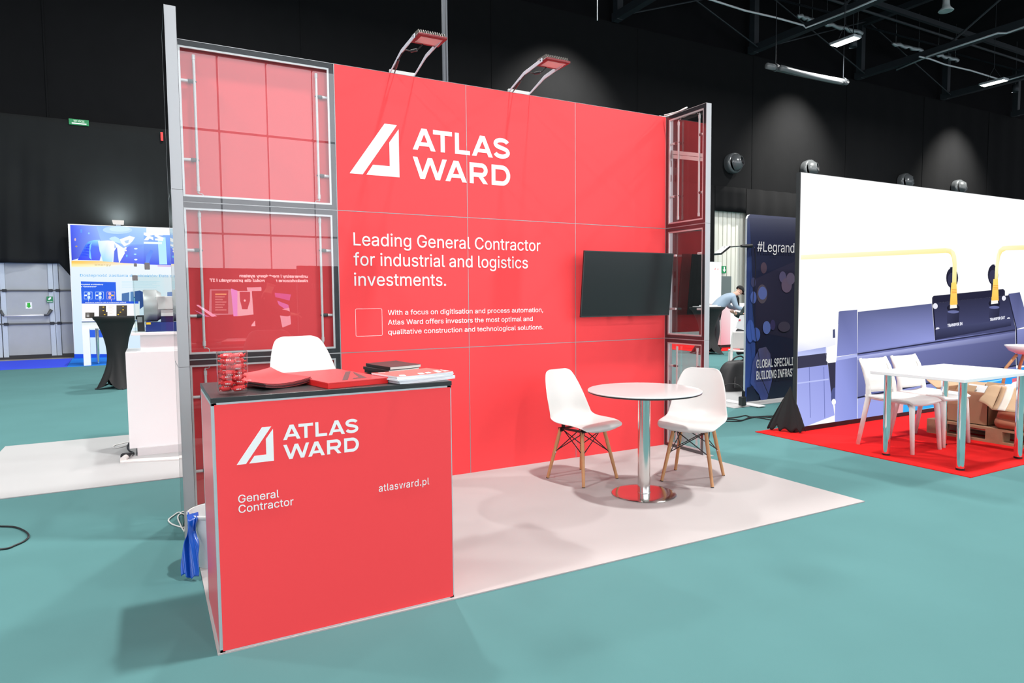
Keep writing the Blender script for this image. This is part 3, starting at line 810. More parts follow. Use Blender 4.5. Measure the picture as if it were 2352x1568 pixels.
# -- flood lights on the top edge
flood_glass = mat('flood_glass', (0.62, 0.58, 0.56), 0.10, spec=0.7)
arm_blue = mat('pale_arm_paint', (0.66, 0.72, 0.80), 0.4)
def flood(label, x0):
    t = thing('flood_light', label, 'lamp', (x0, 0.03, 3.0), 0, 'flood lights on top of the red wall')
    obj('clamp', MB().box(0.0, 0.19, -0.018, 0.0, 0.0, 0.028).box(0.0, 0.19, 0.0, 0.03, 0.0, 0.004), white_plastic, t)
    for k, xx in enumerate((0.0, 0.182)):
        a = [(-0.02, 0.0), (-0.255, 0.072), (-0.52, 0.092)]
        o = []
        for (yy, zz) in a: o.append((xx, yy, zz + 0.015))
        for (yy, zz) in reversed(a): o.append((xx, yy, zz - 0.012 + (0.014 if yy > -0.1 else 0)))
        obj('arm', MB().prism(o, (0.006, 0, 0)), arm_blue, t, bevel=0.001)
        obj('bolt', MB().tube([(xx - 0.004, -0.505, 0.093), (xx + 0.01, -0.505, 0.093)], 0.006, 8), steel, t)
    h = MB().box(0.012, 0.212, -0.575, -0.415, 0.084, 0.10)
    hd = obj('housing', h, mat('flood_red_frame', (0.19, 0.012, 0.016), 0.35) if 'flood_red_frame' not in MATS else MATS['flood_red_frame'], t, bevel=0.003)
    fins = MB()
    for q in range(12):
        xx = 0.018 + 0.0162 * q
        fins.prism([(xx, -0.570, 0.10), (xx, -0.42, 0.10), (xx, -0.43, 0.128), (xx, -0.55, 0.128)], (0.003, 0, 0))
    obj('cooling_fins', fins, mat('fin_grey', (0.22, 0.21, 0.19), 0.4, metal=0.4) if 'fin_grey' not in MATS else MATS['fin_grey'], hd)
    obj('glass', MB().box(0.036, 0.188, -0.548, -0.442, 0.0825, 0.084), flood_glass, hd)
    pts = catmull([(0.10, -0.43, 0.09), (0.07, -0.40, 0.055), (0.04, -0.36, 0.05), (0.012, -0.30, 0.07), (0.0, -0.22, 0.04), (0.01, -0.13, 0.02), (0.03, -0.04, 0.005), (0.04, 0.01, 0.01)], 30)
    cb = obj('cable', MB().tube(pts, 0.004, 8), black, t, smooth=True)
    obj('connector', MB().tube([pts[5], pts[9]], 0.010, 10).tube([pts[18], pts[23]], 0.009, 10), black_satin, cb)
    return t
flood('left flood light on two bent arms over the lettering', 1.405)
flood('right flood light on two bent arms nearer the television', 2.378)

# -- counter
ct = thing('counter', 'red reception counter with white lettering and black top', 'counter', (0.5, -1.70, 0))
CX0, CX1, CY0, CY1, CH = 0.004, 0.994, -1.958, -1.418, 0.985
c = MB()
for (xa, ya) in ((CX0, CY0), (CX1 - 0.02, CY0), (CX0, CY1 - 0.02), (CX1 - 0.02, CY1 - 0.02)):
    c.box(xa, xa + 0.02, ya, ya + 0.02, 0.006, CH)
for zz in (0.006, CH - 0.012):
    c.box(CX0, CX1, CY0, CY0 + 0.015, zz, zz + 0.012); c.box(CX0, CX1, CY1 - 0.015, CY1, zz, zz + 0.012)
    c.box(CX0, CX0 + 0.015, CY0, CY1, zz, zz + 0.012); c.box(CX1 - 0.015, CX1, CY0, CY1, zz, zz + 0.012)
obj('frame', c, alu, ct, world=True, bevel=0.001)
fp = obj('front_panel', MB().box(CX0 + 0.011, CX1 - 0.005, CY0 - 0.0015, CY0 + 0.004, 0.012, CH - 0.008), red, ct, world=True)
side = obj('side_panel', MB().box(CX0 + 0.0005, CX0 + 0.006, CY0 + 0.016, CY1 - 0.008, 0.016, CH - 0.012), mat('red_satin', (0.80, 0.09, 0.12), 0.30, spec=0.7), ct, world=True)
obj('side_panel', MB().box(CX1 - 0.006, CX1 - 0.002, CY0 + 0.016, CY1 - 0.008, 0.016, CH - 0.012), red_deep, ct, world=True)
obj('shelf', MB().box(CX0 + 0.02, CX1 - 0.02, CY0 + 0.02, CY1, 0.48, 0.50), white_matte, ct, world=True)
obj('counter_top', MB().box(CX0 - 0.001, CX1 + 0.003, CY0 - 0.003, CY1 + 0.004, CH, 1.005), black_satin, ct, world=True, bevel=0.002)
Yc = CY0 - 0.0028
e = MB()
for poly in ([(0.087, 0.738), (0.121, 0.738), (0.219, 0.876), (0.184, 0.876)], [(0.133, 0.738), (0.225, 0.738), (0.225, 0.866), (0.197, 0.828), (0.197, 0.766), (0.153, 0.766)]):
    flat(e, poly, Yc)
obj('emblem', e, white_vinyl, ct, world=True)
kq = (0.567 - 0.262) / (2.376 - 1.563)
for zb, row in zip((0.816, 0.737), WM):
    wordmark('wordmark', [(c, 0.262 + (a - 1.563) * kq, 0.262 + (b - 1.563) * kq, zb) for c, a, b in row], 0.0595, Yc, ct)
letters('lettering', 'General', 0.088, 0.240, 0.588, 0.031, Yc, ct, 0.004)
letters('lettering', 'Contractor', 0.088, 0.295, 0.548, 0.031, Yc, ct, 0.004)
letters('lettering', 'atlasward.pl', 0.649, 0.880, 0.549, 0.031, Yc, ct, 0.003, None, 1.05)
# pale rail behind the top module of the right return
tops = [o for o in bpy.data.objects if o.get('label', '').startswith('top clear module of the right')][0]
q = [at(1540, 345, 0, 4.04), at(1540, 363, 0, 4.04), at(1620, 353, 0, 4.04), at(1620, 371, 0, 4.04)]
rl = MB()
for (a, b, c2, d2) in ((q[0], q[0].lerp(q[1], 0.46), q[2], q[2].lerp(q[3], 0.46)), (q[0].lerp(q[1], 0.52), q[1], q[2].lerp(q[3], 0.52), q[3])):
    ya, yb = -a.y, -c2.y
    rl.hexa([(ya, 0.040, b.z - 2), (yb, 0.040, d2.z - 2), (yb, 0.055, d2.z - 2), (ya, 0.055, b.z - 2)], [(ya, 0.040, a.z - 2), (yb, 0.040, c2.z - 2), (yb, 0.055, c2.z - 2), (ya, 0.055, a.z - 2)])
obj('rail', rl, white_plastic, tops)

# ================================================================ furniture of the stand
SHELL = [(.226, .392, .135, -.012), (.238, .412, .180, -.014), (.210, .434, .214, -.006), (.125, .434, .231, .012), (.02, .420, .234, .030), (-.075, .412, .230, .046),
         (-.145, .428, .225, .062), (-.190, .480, .218, .074), (-.214, .560, .208, .066), (-.232, .640, .194, .050), (-.248, .715, .174, .034), (-.260, .770, .152, .022), (-.266, .800, .128, .014), (-.269, .815, .086, .008)]
def shell_mb(dz=0.0):
    prof = catmull(SHELL, 40)
    mb = MB(); N = 18; vs = []
    for i, (d, z, w, lift) in enumerate(prof):
        a = prof[max(i - 1, 0)]; b = prof[min(i + 1, 40)]
        tx, tz = b[0] - a[0], b[1] - a[1]; l = math.hypot(tx, tz)
        nx, nz = -tz / l, tx / l            # towards the sitter
        if nx * 1 + nz < 0: nx, nz = -nx, -nz
        for k in range(N + 1):
            t = 2 * k / N - 1
            q = abs(t) ** 2.3 * lift
            # local front is -y
            vs.append((w * t, -(d + nx * q), z + nz * q + dz))
    mb.add(vs, [(i * (N + 1) + k, i * (N + 1) + k + 1, (i + 1) * (N + 1) + k + 1, (i + 1) * (N + 1) + k) for i in range(40) for k in range(N)])
    return mb

def shell_chair(name, label, cat, loc, rz, height=0.0, group=None):
    t = thing(name, label, cat, loc, rz, group)
    sh = obj('seat_shell', shell_mb(height), white_plastic, t, smooth=True, solid=0.007, sub=1)
    tops = 0.392 + height
    obj('under_frame', MB().box(-0.125, 0.125, -0.125, -0.100, tops - 0.012, tops).box(-0.125, 0.125, 0.085, 0.110, tops - 0.012, tops)
        .box(-0.125, -0.10, -0.125, 0.11, tops - 0.012, tops).box(0.10, 0.125, -0.125, 0.11, tops - 0.012, tops)
        .box(-0.115, -0.095, -0.115, -0.095, tops, tops + 0.03).box(0.095, 0.115, -0.115, -0.095, tops, tops + 0.03)
        .box(-0.115, -0.095, 0.085, 0.105, tops, tops + 0.025).box(0.095, 0.115, 0.085, 0.105, tops, tops + 0.025), black, t)
    feet = {}
    sp = 0.186 + 0.03 * (height > 0)
    for sx in (-1, 1):
        for sy in (-1, 1):
            top = Vector((sx * 0.118, sy * 0.110, tops - 0.004)); ft = Vector((sx * sp, sy * sp, 0.0))
            feet[sx, sy] = (top, ft)
            lg = obj('leg', MB().tube([ft, ft + Vector((0, 0, 0.0)) + (top - ft) * 0.02, ft.lerp(top, 0.7), top], [0.0105, 0.0115, 0.0145, 0.0135], 12), wood, t, smooth=PI / 4)
            obj('foot_cap', MB().tube([ft, ft + (top - ft) * 0.012], 0.0118, 12), black, lg)
            obj('socket', MB().tube([ft.lerp(top, 0.90), top + (top - ft) * 0.01], [0.0105, 0.0170], 10) if False else MB().box(top.x - 0.013, top.x + 0.013, top.y - 0.013, top.y + 0.013, tops - 0.03, tops), black, lg)
            obj('bolt', MB().lathe([(0.0, 0.016), (0.006, 0.015), (0.007, 0.0)], 8, tuple(ft.lerp(top, 0.52)), Matrix.Rotation(-sy * PI / 2 * -1, 3, 'X')), steel, lg)
    lo = 0.54 if not height else 0.72
    pairs = [((-1, -1), (1, -1)), ((1, -1), (1, 1)), ((1, 1), (-1, 1)), ((-1, 1), (-1, -1))]
    for a, b in pairs:
        for p, q in ((a, b), (b, a)):
            t1 = feet[p][0] + Vector((0, 0, -0.015)); b1 = feet[q][1].lerp(feet[q][0], lo)
            inw = Vector((-(p[0] + q[0]), -(p[1] + q[1]), 0)) * 0.006
            obj('cross_brace', MB().tube([t1 * 0.93 + Vector((0, 0, t1.z * 0.07)) + inw, b1 + inw], 0.0038, 6), black, t)
    if height:
        z = 0.25
        k = [feet[p][1].lerp(feet[p][0], z / tops) for p in ((-1, -1), (1, -1), (1, 1), (-1, 1))]
        obj('foot_ring', MB().tube(k, 0.008, 8, closed=True), steel, t)
    return t
def face(dx, dy): return math.atan2(dx, -dy)   # turn that sends local -y to (dx, dy)
shell_chair('shell_chair', 'white shell chair with wooden legs against the red wall, left of the round table', 'chair', (2.662, -0.580, 0.0066), face(0.215, -0.976), 0.0, 'white shell chairs')
shell_chair('shell_chair', 'white shell chair with wooden legs right of the round table, before the clear return', 'chair', (3.380, -1.006, 0.0066), face(-0.85, -0.53), 0.0, 'white shell chairs')
shell_chair('bar_stool', 'white shell bar stool standing behind the red counter', 'stool', (0.645, -0.78, 0.0066), face(0.165, -0.985), 0.335)

TX, TY, TH = 2.803, -1.128, 0.732
t = thing('round_table', 'round white table on a steel column, between the two shell chairs', 'table', (TX, TY, 0.0066))
obj('column', MB().lathe([(0.0425, 0.004), (0.0425, TH - 0.024)], 40), steel, t, smooth=True)
obj('base', MB().lathe([(0.0, 0.012), (0.05, 0.0118), (0.16, 0.010), (0.213, 0.0075), (0.222, 0.004), (0.222, 0.0), (0.0, 0.0)], 72), steel, t, smooth=PI / 5)
obj('weld', MB().lathe([(0.046, 0.011), (0.0465, 0.014), (0.043, 0.016)], 40), steel, t, smooth=True)
tp = obj('tabletop', MB().lathe([(0.0, TH), (0.386, TH), (0.389, TH - 0.002), (0.389, TH - 0.008)], 96), mat('table_laminate', (0.82, 0.81, 0.81), 0.12, spec=0.5, coat=0.3), t, smooth=PI / 6)
obj('edge_band', MB().lathe([(0.3885, TH - 0.008), (0.387, TH - 0.016), (0.378, TH - 0.020), (0.0, TH - 0.020)], 96), black, tp, smooth=PI / 6)
obj('mounting_plate', MB().box(-0.14, 0.14, -0.14, 0.14, TH - 0.028, TH - 0.020), black, t)

# ================================================================ on the counter
ZT = 1.0052
jc = (0.093, -1.872)
t = thing('glass_jar', 'clear glass jar full of red sweets on the counter', 'jar', (jc[0], jc[1], ZT))
obj('jar_body', MB().lathe([(0.0, 0.0), (0.050, 0.0), (0.0565, 0.006), (0.0570, 0.03), (0.0575, 0.166), (0.0565, 0.168), (0.0552, 0.166), (0.0547, 0.03), (0.052, 0.014), (0.0, 0.011)], 56),
    pane_mat('jar_glass', (0.97, 0.99, 0.985), boost=1.0, ior=1.5), t, smooth=PI / 5)
obj('rim', MB().lathe([(0.0552, 0.1655), (0.0563, 0.1685), (0.0576, 0.1655)], 56), glass, t, smooth=True)
wrap = mat('red_sweet_wrapper', (0.75, 0.03, 0.035), 0.38, spec=0.35)
wrap_dark = mat('twisted_wrapper_end', (0.72, 0.035, 0.04), 0.3, spec=0.6)
def sweet():
    o = MB(); L = 0.0235; n = 14
    prof = [(-0.037, 0.0085), (-0.0335, 0.007), (-0.0285, 0.0022), (-0.0245, 0.0065), (-0.021, 0.0083), (-0.012, 0.0088), (0, 0.0088), (0.012, 0.0088), (0.021, 0.0083), (0.0245, 0.0065), (0.0285, 0.0022), (0.0335, 0.007), (0.037, 0.0085)]
    prof = [(0.70 * a, (1.22 if abs(a) < 0.026 else 1.15) * b) for a, b in prof]
    vs = []; fs = []
    for i, (xx, r) in enumerate(prof):
        for k in range(n):
            g = 2 * PI * k / n
            rr = r * (1 + (0.18 * math.cos(7 * g) if abs(xx) > 0.019 else 0.03 * math.cos(5 * g)))
            fl = 0.45 if abs(xx) > 0.022 else 1.0
            vs.append((xx, rr * math.cos(g), rr * math.sin(g) * fl))
    for i in range(len(prof) - 1):
        for k in range(n):
            l = (k + 1) % n; fs.append((i * n + k, i * n + l, (i + 1) * n + l, (i + 1) * n + k))
    fs += [tuple(range(n))[::-1], tuple(range((len(prof) - 1) * n, len(prof) * n))]
    return o.add(vs, fs)
proto = None
for ly in range(7):
    for ox, oy in ((0.0, -0.0265), (-0.0265, 0.0), (0.0265, 0.0), (0.0, 0.0265)):
        ang0 = (0.22, -0.28, 0.35, -0.12, 0.15, -0.35, 0.3)[ly]; sx = (0.010, -0.012, 0.004, -0.008, 0.012, -0.004, 0.006)[ly] if oy else 0.0; ox += sx if oy < 0 else -sx
        ang = ang0 + random.uniform(-0.12, 0.12)
        px = jc[0] + math.cos(ang0) * ox - math.sin(ang0) * oy; py = jc[1] + math.sin(ang0) * ox + math.cos(ang0) * oy; pz = ZT + 0.0238 + ly * 0.0212 + random.uniform(-0.0006, 0.0006)
        if proto is None:
            proto = tag(obj('wrapped_sweet', sweet(), wrap, smooth=True), 'red wrapped sweet inside the clear jar on the counter', 'sweet', 'red wrapped sweets in the jar')
            w = MB()
            for k2 in range(3): w.prism([(-0.009 + 0.0065 * k2, -0.0108, -0.002), (-0.0045 + 0.0065 * k2, -0.0108, -0.002), (-0.0045 + 0.0065 * k2, -0.0108, 0.0025), (-0.009 + 0.0065 * k2 + (0.003 if k2 == 2 else 0), -0.0108, 0.0025)], (0, 0.0004, 0))
            obj('mark', w, white_vinyl, proto)
            c = proto
        else:
            c = copy_tree(proto)
        c.location = (px, py, pz); c.rotation_euler = (random.uniform(-0.9, 0.9), random.uniform(-0.03, 0.03), ang)

# sheets that lie in curled stacks
def sheet(w, h, curl, thick, lift0=0.0):
    """Booklet w x h lying round the origin; curl(x, y) lifts it."""
    nx, ny = 14, 14
    top = []; bot = []
    for j in range(ny + 1):
        for i in range(nx + 1):
            x = (i / nx - 0.5) * w; y = (j / ny - 0.5) * h; z = curl(x, y)
            top.append((x, y, z + thick)); bot.append((x, y, z))
    mb = MB(); k = len(top)
    mb.add(top + bot, [])
    I = lambda i, j: j * (nx + 1) + i
    fs = []
    for j in range(ny):
        for i in range(nx):
            fs.append((I(i, j), I(i + 1, j), I(i + 1, j + 1), I(i, j + 1)))
            fs.append(tuple(k + q for q in (I(i, j), I(i, j + 1), I(i + 1, j + 1), I(i + 1, j))))
    for i in range(nx):
        fs.append((I(i, 0), k + I(i, 0), k + I(i + 1, 0), I(i + 1, 0))); fs.append((I(i, ny), I(i + 1, ny), k + I(i + 1, ny), k + I(i, ny)))
    for j in range(ny):
        fs.append((I(0, j), I(0, j + 1), k + I(0, j + 1), k + I(0, j))); fs.append((I(nx, j), k + I(nx, j), k + I(nx, j + 1), I(nx, j + 1)))
    mb.add(top + bot, fs); mb.v = mb.v[len(top + bot):]; mb.f = [[q - len(top + bot) for q in f] for f in mb.f]
    return mb
folder_dark = mat('dark_folder_inside', (0.05, 0.035, 0.04), 0.45)
FC = (0.258, -1.66); FR = 0.42
def fcurl(x, y): return 0.10 * (x + 0.02) ** 2 / 0.12 + 0.030 * max(0, y + 0.0) ** 2 / 0.03 + (0.016 if False else 0) + 0.35 * max(0, -x - 0.03) ** 2
ordinals = ['lowest', 'second lowest', 'third', 'fourth', 'fifth', 'topmost']
for k in range(6):
    top = k == 5
    z = ZT + 0.0022 + k * 0.0034
    ox, oy = random.uniform(-0.004, 0.004), random.uniform(-0.004, 0.004)
    lab = 'topmost red folder of the curled stack beside the glass jar' if top else ordinals[k] + ' folder in the curled stack beside the glass jar'
    sh = sheet(0.225, 0.31, fcurl, 0.0022)
    t = thing('folder', lab, 'folder', (FC[0] + ox, FC[1] + oy, z), FR + random.uniform(-0.03, 0.03), 'red folders on the counter')
    obj('pages', sh, folder_dark, t, smooth=PI / 5)
    cv = sheet(0.2252, 0.3102, lambda x, y: fcurl(x, y) + 0.00225, 0.0005)
    cov = obj('cover', cv, red_card, t, smooth=PI / 5)
    if top:
        lt = text_mb(MB(), 'ATLAS WARD', -0.105, -0.055, 0.03, 0.010, (0, 0, 0), (1, 0, 0), (0, 1, 0), 0.045)
        lt.v = [Vector((p.x, p.y, fcurl(p.x, p.y) + 0.0034)) for p in lt.v]
        obj('lettering', lt, white_vinyl, cov, normals=False)

# red presentation box with emblem windows
rot = math.radians(11)
t = thing('presentation_box', 'flat red box with dark triangular emblem, in the middle of the counter', 'box', (0.538, -1.665, ZT), rot)
bw, bh = 0.128, 0.255
obj('box_body', MB().box(-bw - 0.012, bw + 0.012, -bh, bh, 0.0, 0.022), mat('box_red', (0.72, 0.02, 0.02), 0.35), t, bevel=0.0015)
lid = obj('lid', MB().box(-bw - 0.0125, bw + 0.0125, -bh - 0.0005, bh + 0.0005, 0.0222, 0.0262), red_card, t, bevel=0.001)
em = mat('emblem_grey', (0.075, 0.07, 0.072), 0.35)
pts1 = [at(u, v, 2, ZT + 0.0266) for u, v in ((786, 873), (793.5, 853.5), (806, 852), (799, 872))]
pts2 = [at(u, v, 2, ZT + 0.0266) for u, v in ((809, 870.5), (843, 867), (812, 853.5), (811, 856), (824, 866), (812, 867.5))]
Mi = Matrix.Rotation(-rot, 3, 'Z')
e = MB()
for pts in (pts1, pts2):
    e.prism([Mi @ (p - Vector((0.538, -1.665, ZT))) for p in pts], (0, 0, 0.0006))
obj('emblem', e, em, lid)

# notebooks
paper = mat('cream_paper', (0.80, 0.76, 0.70), 0.6)
nb_cover = mat('notebook_black', (0.02, 0.018, 0.019), 0.42)
nrot = math.radians(14)
for k in range(3):
    lab = ['lowest black notebook of the three on the counter', 'middle black notebook of the three on the counter', 'topmost black notebook of the three on the counter'][k]
    t = thing('notebook', lab, 'notebook', (0.872 + (0.004, -0.006, 0.008)[k], -1.502 + (0.0, -0.004, 0.004)[k], ZT + 0.0148 * k + (0.0005 if k else 0)), nrot + (0.04, 0.0, -0.03)[k], 'black notebooks')
    a, b = 0.118, 0.088
    curl = lambda x, y: 0.30 * max(0, x) ** 2 + 0.25 * max(0, y) ** 2
    def nsheet(w, h, z0, th): return sheet(w, h, lambda x, y: z0 + curl(x, y), th)
    obj('pages', nsheet(2 * b - 0.004, 2 * a - 0.002, 0.0012, 0.0118), paper, t, smooth=PI / 5)
    obj('cover', nsheet(2 * b, 2 * a, 0.0, 0.0011), nb_cover, t, smooth=PI / 5)
    obj('cover', nsheet(2 * b, 2 * a, 0.0131, 0.0011), nb_cover, t, smooth=PI / 5)
    obj('spine', sheet(0.0015, 2 * a, lambda x, y: curl(x, y), 0.0142).move((-b - 0.0002, 0, 0)), nb_cover, t, smooth=PI / 5)

# magazines
mag_paper = mat('white_pages', (0.80, 0.80, 0.84), 0.5)
mag_cover = mat('pink_red_cover', (0.90, 0.17, 0.15), 0.25)
mrot = math.radians(13)
for k in range(5):
    lab = ['lowest brochure of the white edged stack at the counter end', 'second lowest brochure of the stack at the counter end', 'middle brochure of the stack at the counter end',
           'second brochure from the top at the counter end', 'topmost red and white brochure at the counter end'][k]
    t = thing('brochure', lab, 'brochure', (0.862 + (0.008, 0.010, -0.004, 0.002, -0.002)[k], -1.828 + (0.0, 0.004, -0.004, 0.002, 0.0)[k], ZT + 0.0068 * k), mrot + (0.02, 0.0, 0.03, -0.01, 0.0)[k], 'brochures at the counter end')
    mc = lambda x, y: 0.16 * max(0, -x - 0.02) ** 2 + 0.10 * max(0, x) ** 2
    # lies landscape: spine to the front
    obj('pages', sheet(0.30, 0.215, mc, 0.0062), mag_paper, t, smooth=PI / 5)
    cv = obj('cover', sheet(0.3005, 0.2155, lambda x, y: mc(x, y) + 0.0062, 0.0005), mag_cover if k == 4 else mag_paper, t, smooth=PI / 5)
    if k == 4:
        e = MB(); P = lambda a, b: (a * 1.1, b * 0.95, mc(a * 1.1, b * 0.95) + 0.0072)
        for poly in ([(-0.120, -0.108), (-0.09, -0.108), (-0.075, -0.062), (-0.10, -0.062)], [(-0.02, -0.095), (0.005, -0.095), (0.02, -0.05), (-0.005, -0.05)], [(0.02, -0.09), (0.042, -0.09), (0.055, -0.045), (0.034, -0.045)],
                     [(0.07, -0.095), (0.09, -0.095), (0.112, -0.02), (0.09, -0.02)], [(0.102, -0.09), (0.134, -0.09), (0.134, -0.012), (0.126, -0.03), (0.126, -0.078)], [(-0.125, 0.07), (-0.09, 0.075), (-0.085, 0.085), (-0.12, 0.085)]):
            e.prism([P(a, b) for a, b in poly], (0, 0, 0.0004))
        obj('pattern', e, white_vinyl, cv)
t = thing('car_key', 'small dark key fob between the red box and brochures', 'key', (0.716, -1.640, ZT))
obj('fob', MB().box(-0.018, 0.018, -0.012, 0.012, 0, 0.010), black_satin, t, bevel=0.004)
obj('ring', MB().tube([(0.024 + 0.008 * math.cos(0.5 * k), 0.008 * math.sin(0.5 * k), 0.004) for k in range(12)], 0.0012, 6, closed=True), steel, t)

# ================================================================ floor bits
t = thing('waste_bin', 'white round waste bin standing behind the red counter', 'bin', (0.075, -0.955, 0.0066))
obj('bucket', MB().lathe([(0.0, 0.0), (0.088, 0.0), (0.092, 0.006), (0.122, 0.275), (0.128, 0.278), (0.128, 0.284), (0.120, 0.284), (0.089, 0.010), (0.0, 0.008)], 48), white_matte, t, smooth=PI / 5)
obj('rim', MB().lathe([(0.1225, 0.262), (0.130, 0.266), (0.131, 0.284), (0.127, 0.287)], 48), white_plastic, t, smooth=True)
bagm = mat('blue_bag_film', (0.008, 0.09, 0.48), 0.25, spec=0.6, coat=0.2)
def bag(a, b):
    # a across, b from the rim (1) down to the floor (0)
    wid = 0.105 * (0.95 - 0.55 * math.exp(-((b - 0.72) / 0.16) ** 2) - 0.20 * b)
    x = -0.048 - 0.010 * (1 - b) + (a - 0.5) * wid * 0.72 + 0.012 * b
    y = -1.075 - 0.055 * (1 - b) - (a - 0.5) * wid * 0.6 + 0.03 * b
    z = 0.018 + 0.285 * b + 0.012 * math.sin(9 * a) * (1 - b)
    f = 0.012 * math.sin(a * 9 + 4 * b) * (0.4 + b) + 0.006 * math.sin(a * 23 + 11 * b)
    if b > 0.93: y += (b - 0.93) * 0.5; z -= (b - 0.93) * 0.05
    return Vector((x - 0.7 * f, y - f, z))
solo('plastic_bag', 'blue plastic bag hanging from the white bin rim to the floor', 'bag', MB().grid(bag, 40, 40), bagm, (-0.05, -1.10, 0), smooth=True, solid=0.0015)
solo('white_cable', 'white cable looped on the carpet beside the left return', 'cable', MB().tube(catmull(
    [tuple(at(u, v, 2, 0.006)) for u, v in ((424, 1185), (412, 1176), (398, 1184), (387, 1194), (395, 1203), (412, 1209), (424, 1212))], 40), 0.0045, 8).tube(catmull(
    [tuple(at(u, v, 2, 0.006)) for u, v in ((420, 1177), (410, 1183), (409, 1192), (414, 1203), (418, 1212), (425, 1222))], 30), 0.0045, 8), white_plastic, (-0.07, -0.05, 0), smooth=True)
solo('black_cable', 'black cable loop on the teal carpet at the left edge', 'cable', MB().tube(catmull(
    [tuple(at(u, v, 2, 0.006)) for u, v in ((-60, 1206), (0, 1208), (34, 1210), (58, 1220), (66, 1231), (56, 1242), (34, 1252), (10, 1260), (-60, 1264))], 50), 0.0055, 8), black, (-0.9, 0.1, 0), smooth=True)

# ================================================================ stand on the right: LED wall, tables, chairs, pallet
YS = -0.25
SX0, SX1, SZ0, SZ1 = 5.50, 10.4, 0.055, 2.59
t = thing('video_wall', 'large bright video wall showing yellow network cables plugged into a machine', 'screen', (8, YS, 0))
obj('cabinet', MB().box(SX0 - 0.005, SX1, YS + 0.004, YS + 0.048, 0.0068, SZ1 + 0.004), black_satin, t, world=True)
obj('plinth', MB().box(SX0 - 0.02, SX1, YS - 0.004, YS + 0.075, 0.0068, SZ0), black, t, world=True)
art = MB(); LAY = [0]
def SH(pts, cols):
    LAY[0] += 1
    if not isinstance(cols[0], (tuple, list)): cols = [cols] * len(pts)
    P = [at(1840 + x / 3.92, 540 + y / 3.92, 1, YS) for x, y in pts]
    P, cols = clip_poly([(p.x, p.z) for p in P], cols, (SX0, SX1, SZ0, SZ1))
    if P: art.shade([(a, YS - 0.0004 * LAY[0], b) for a, b in P], cols)
def ell(cx, cy, rx, ry, rot=0, n=20):
    return [(cx + rx * math.cos(g) * math.cos(rot) - ry * math.sin(g) * math.sin(rot), cy + rx * math.cos(g) * math.sin(rot) + ry * math.sin(g) * math.cos(rot)) for g in [2 * PI * k / n for k in range(n)]]
Wt = (255, 255, 255)
art.shade([(SX0, YS, SZ0), (SX1, YS, SZ0), (SX1, YS, SZ1), (SX0, YS, SZ1)], Wt)
SH([(-60, 950), (340, 850), (340, 1090), (-60, 1110)], [Wt, Wt, (225, 228, 255), (195, 202, 248)])
SH([(-60, 1055), (222, 1005), (222, 1062), (-60, 1100)], [(190, 198, 245), (160, 170, 225), (185, 195, 245), (200, 208, 252)])
SH([(-60, 1095), (222, 1060), (240, 1165), (-60, 1205)], [(62, 62, 84)] * 4)
SH([(-60, 1203), (240, 1165), (300, 1620), (-60, 1760)], [(160, 168, 232), (150, 158, 226), (165, 172, 240), (178, 186, 250)])
for k in range(2): SH([(70 + 130 * k, 1185), (76 + 130 * k, 1184), (84 + 130 * k, 1640), (78 + 130 * k, 1645)], (118, 126, 190))
SH([(-60, 1330), (245, 1290), (247, 1302), (-60, 1342)], (190, 198, 250))
SH([(222, 1060), (318, 1085), (318, 1420), (270, 1460), (255, 1300), (240, 1165)], (58, 56, 78))
SH(ell(300, 1450, 34, 80), (84, 90, 140))
SH([(308, 1100), (500, 1068), (500, 1760), (300, 1760)], [(150, 158, 226), (122, 130, 192), (150, 160, 235), (160, 168, 240)])
SH([(335, 690), (345, 684), (502, 670), (502, 1066), (316, 1092)], [(112, 120, 168), (104, 110, 158), (112, 118, 168), (132, 140, 205), (140, 148, 212)])
SH([(312, 1100), (500, 1070), (500, 1095), (310, 1130)], [(178, 186, 240)] * 4)
SH([(282, 850), (310, 842), (305, 922), (282, 925)], (78, 84, 120))
SH([(300, 835), (330, 800), (318, 1090), (310, 1142), (240, 1150), (222, 1130), (230, 1010), (305, 985)], Wt)
SH(ell(290, 1500, 19, 28), Wt)
# body of the machine
SH([(506, 690), (1172, 615), (1200, 945), (502, 1062)], [(100, 106, 150), (92, 97, 140), (150, 158, 222), (140, 148, 212)])
SH([(500, 1075), (1925, 850), (1930, 1172), (500, 1462)], [(126, 132, 190), (96, 100, 146), (74, 78, 116), (112, 118, 172)])
SH([(500, 1090), (1925, 872), (1925, 925), (500, 1125)], [(186, 192, 242), (122, 128, 178), (92, 96, 140), (140, 147, 205)])
SH([(500, 1062), (1925, 845), (1925, 858), (500, 1075)], (48, 50, 78))
SH([(500, 1052), (1200, 944), (1925, 835), (1925, 845), (500, 1063)], (135, 142, 200))
SH([(500, 1455), (1930, 1165), (1930, 1178), (500, 1470)], (44, 46, 72))
SH([(500, 1470), (1930, 1178), (1930, 1215), (500, 1530)], [(165, 172, 232), (120, 126, 180), (112, 120, 175), (160, 168, 230)])
SH([(500, 1530), (930, 1435), (930, 1500), (840, 1760), (500, 1760)], (158, 166, 236))
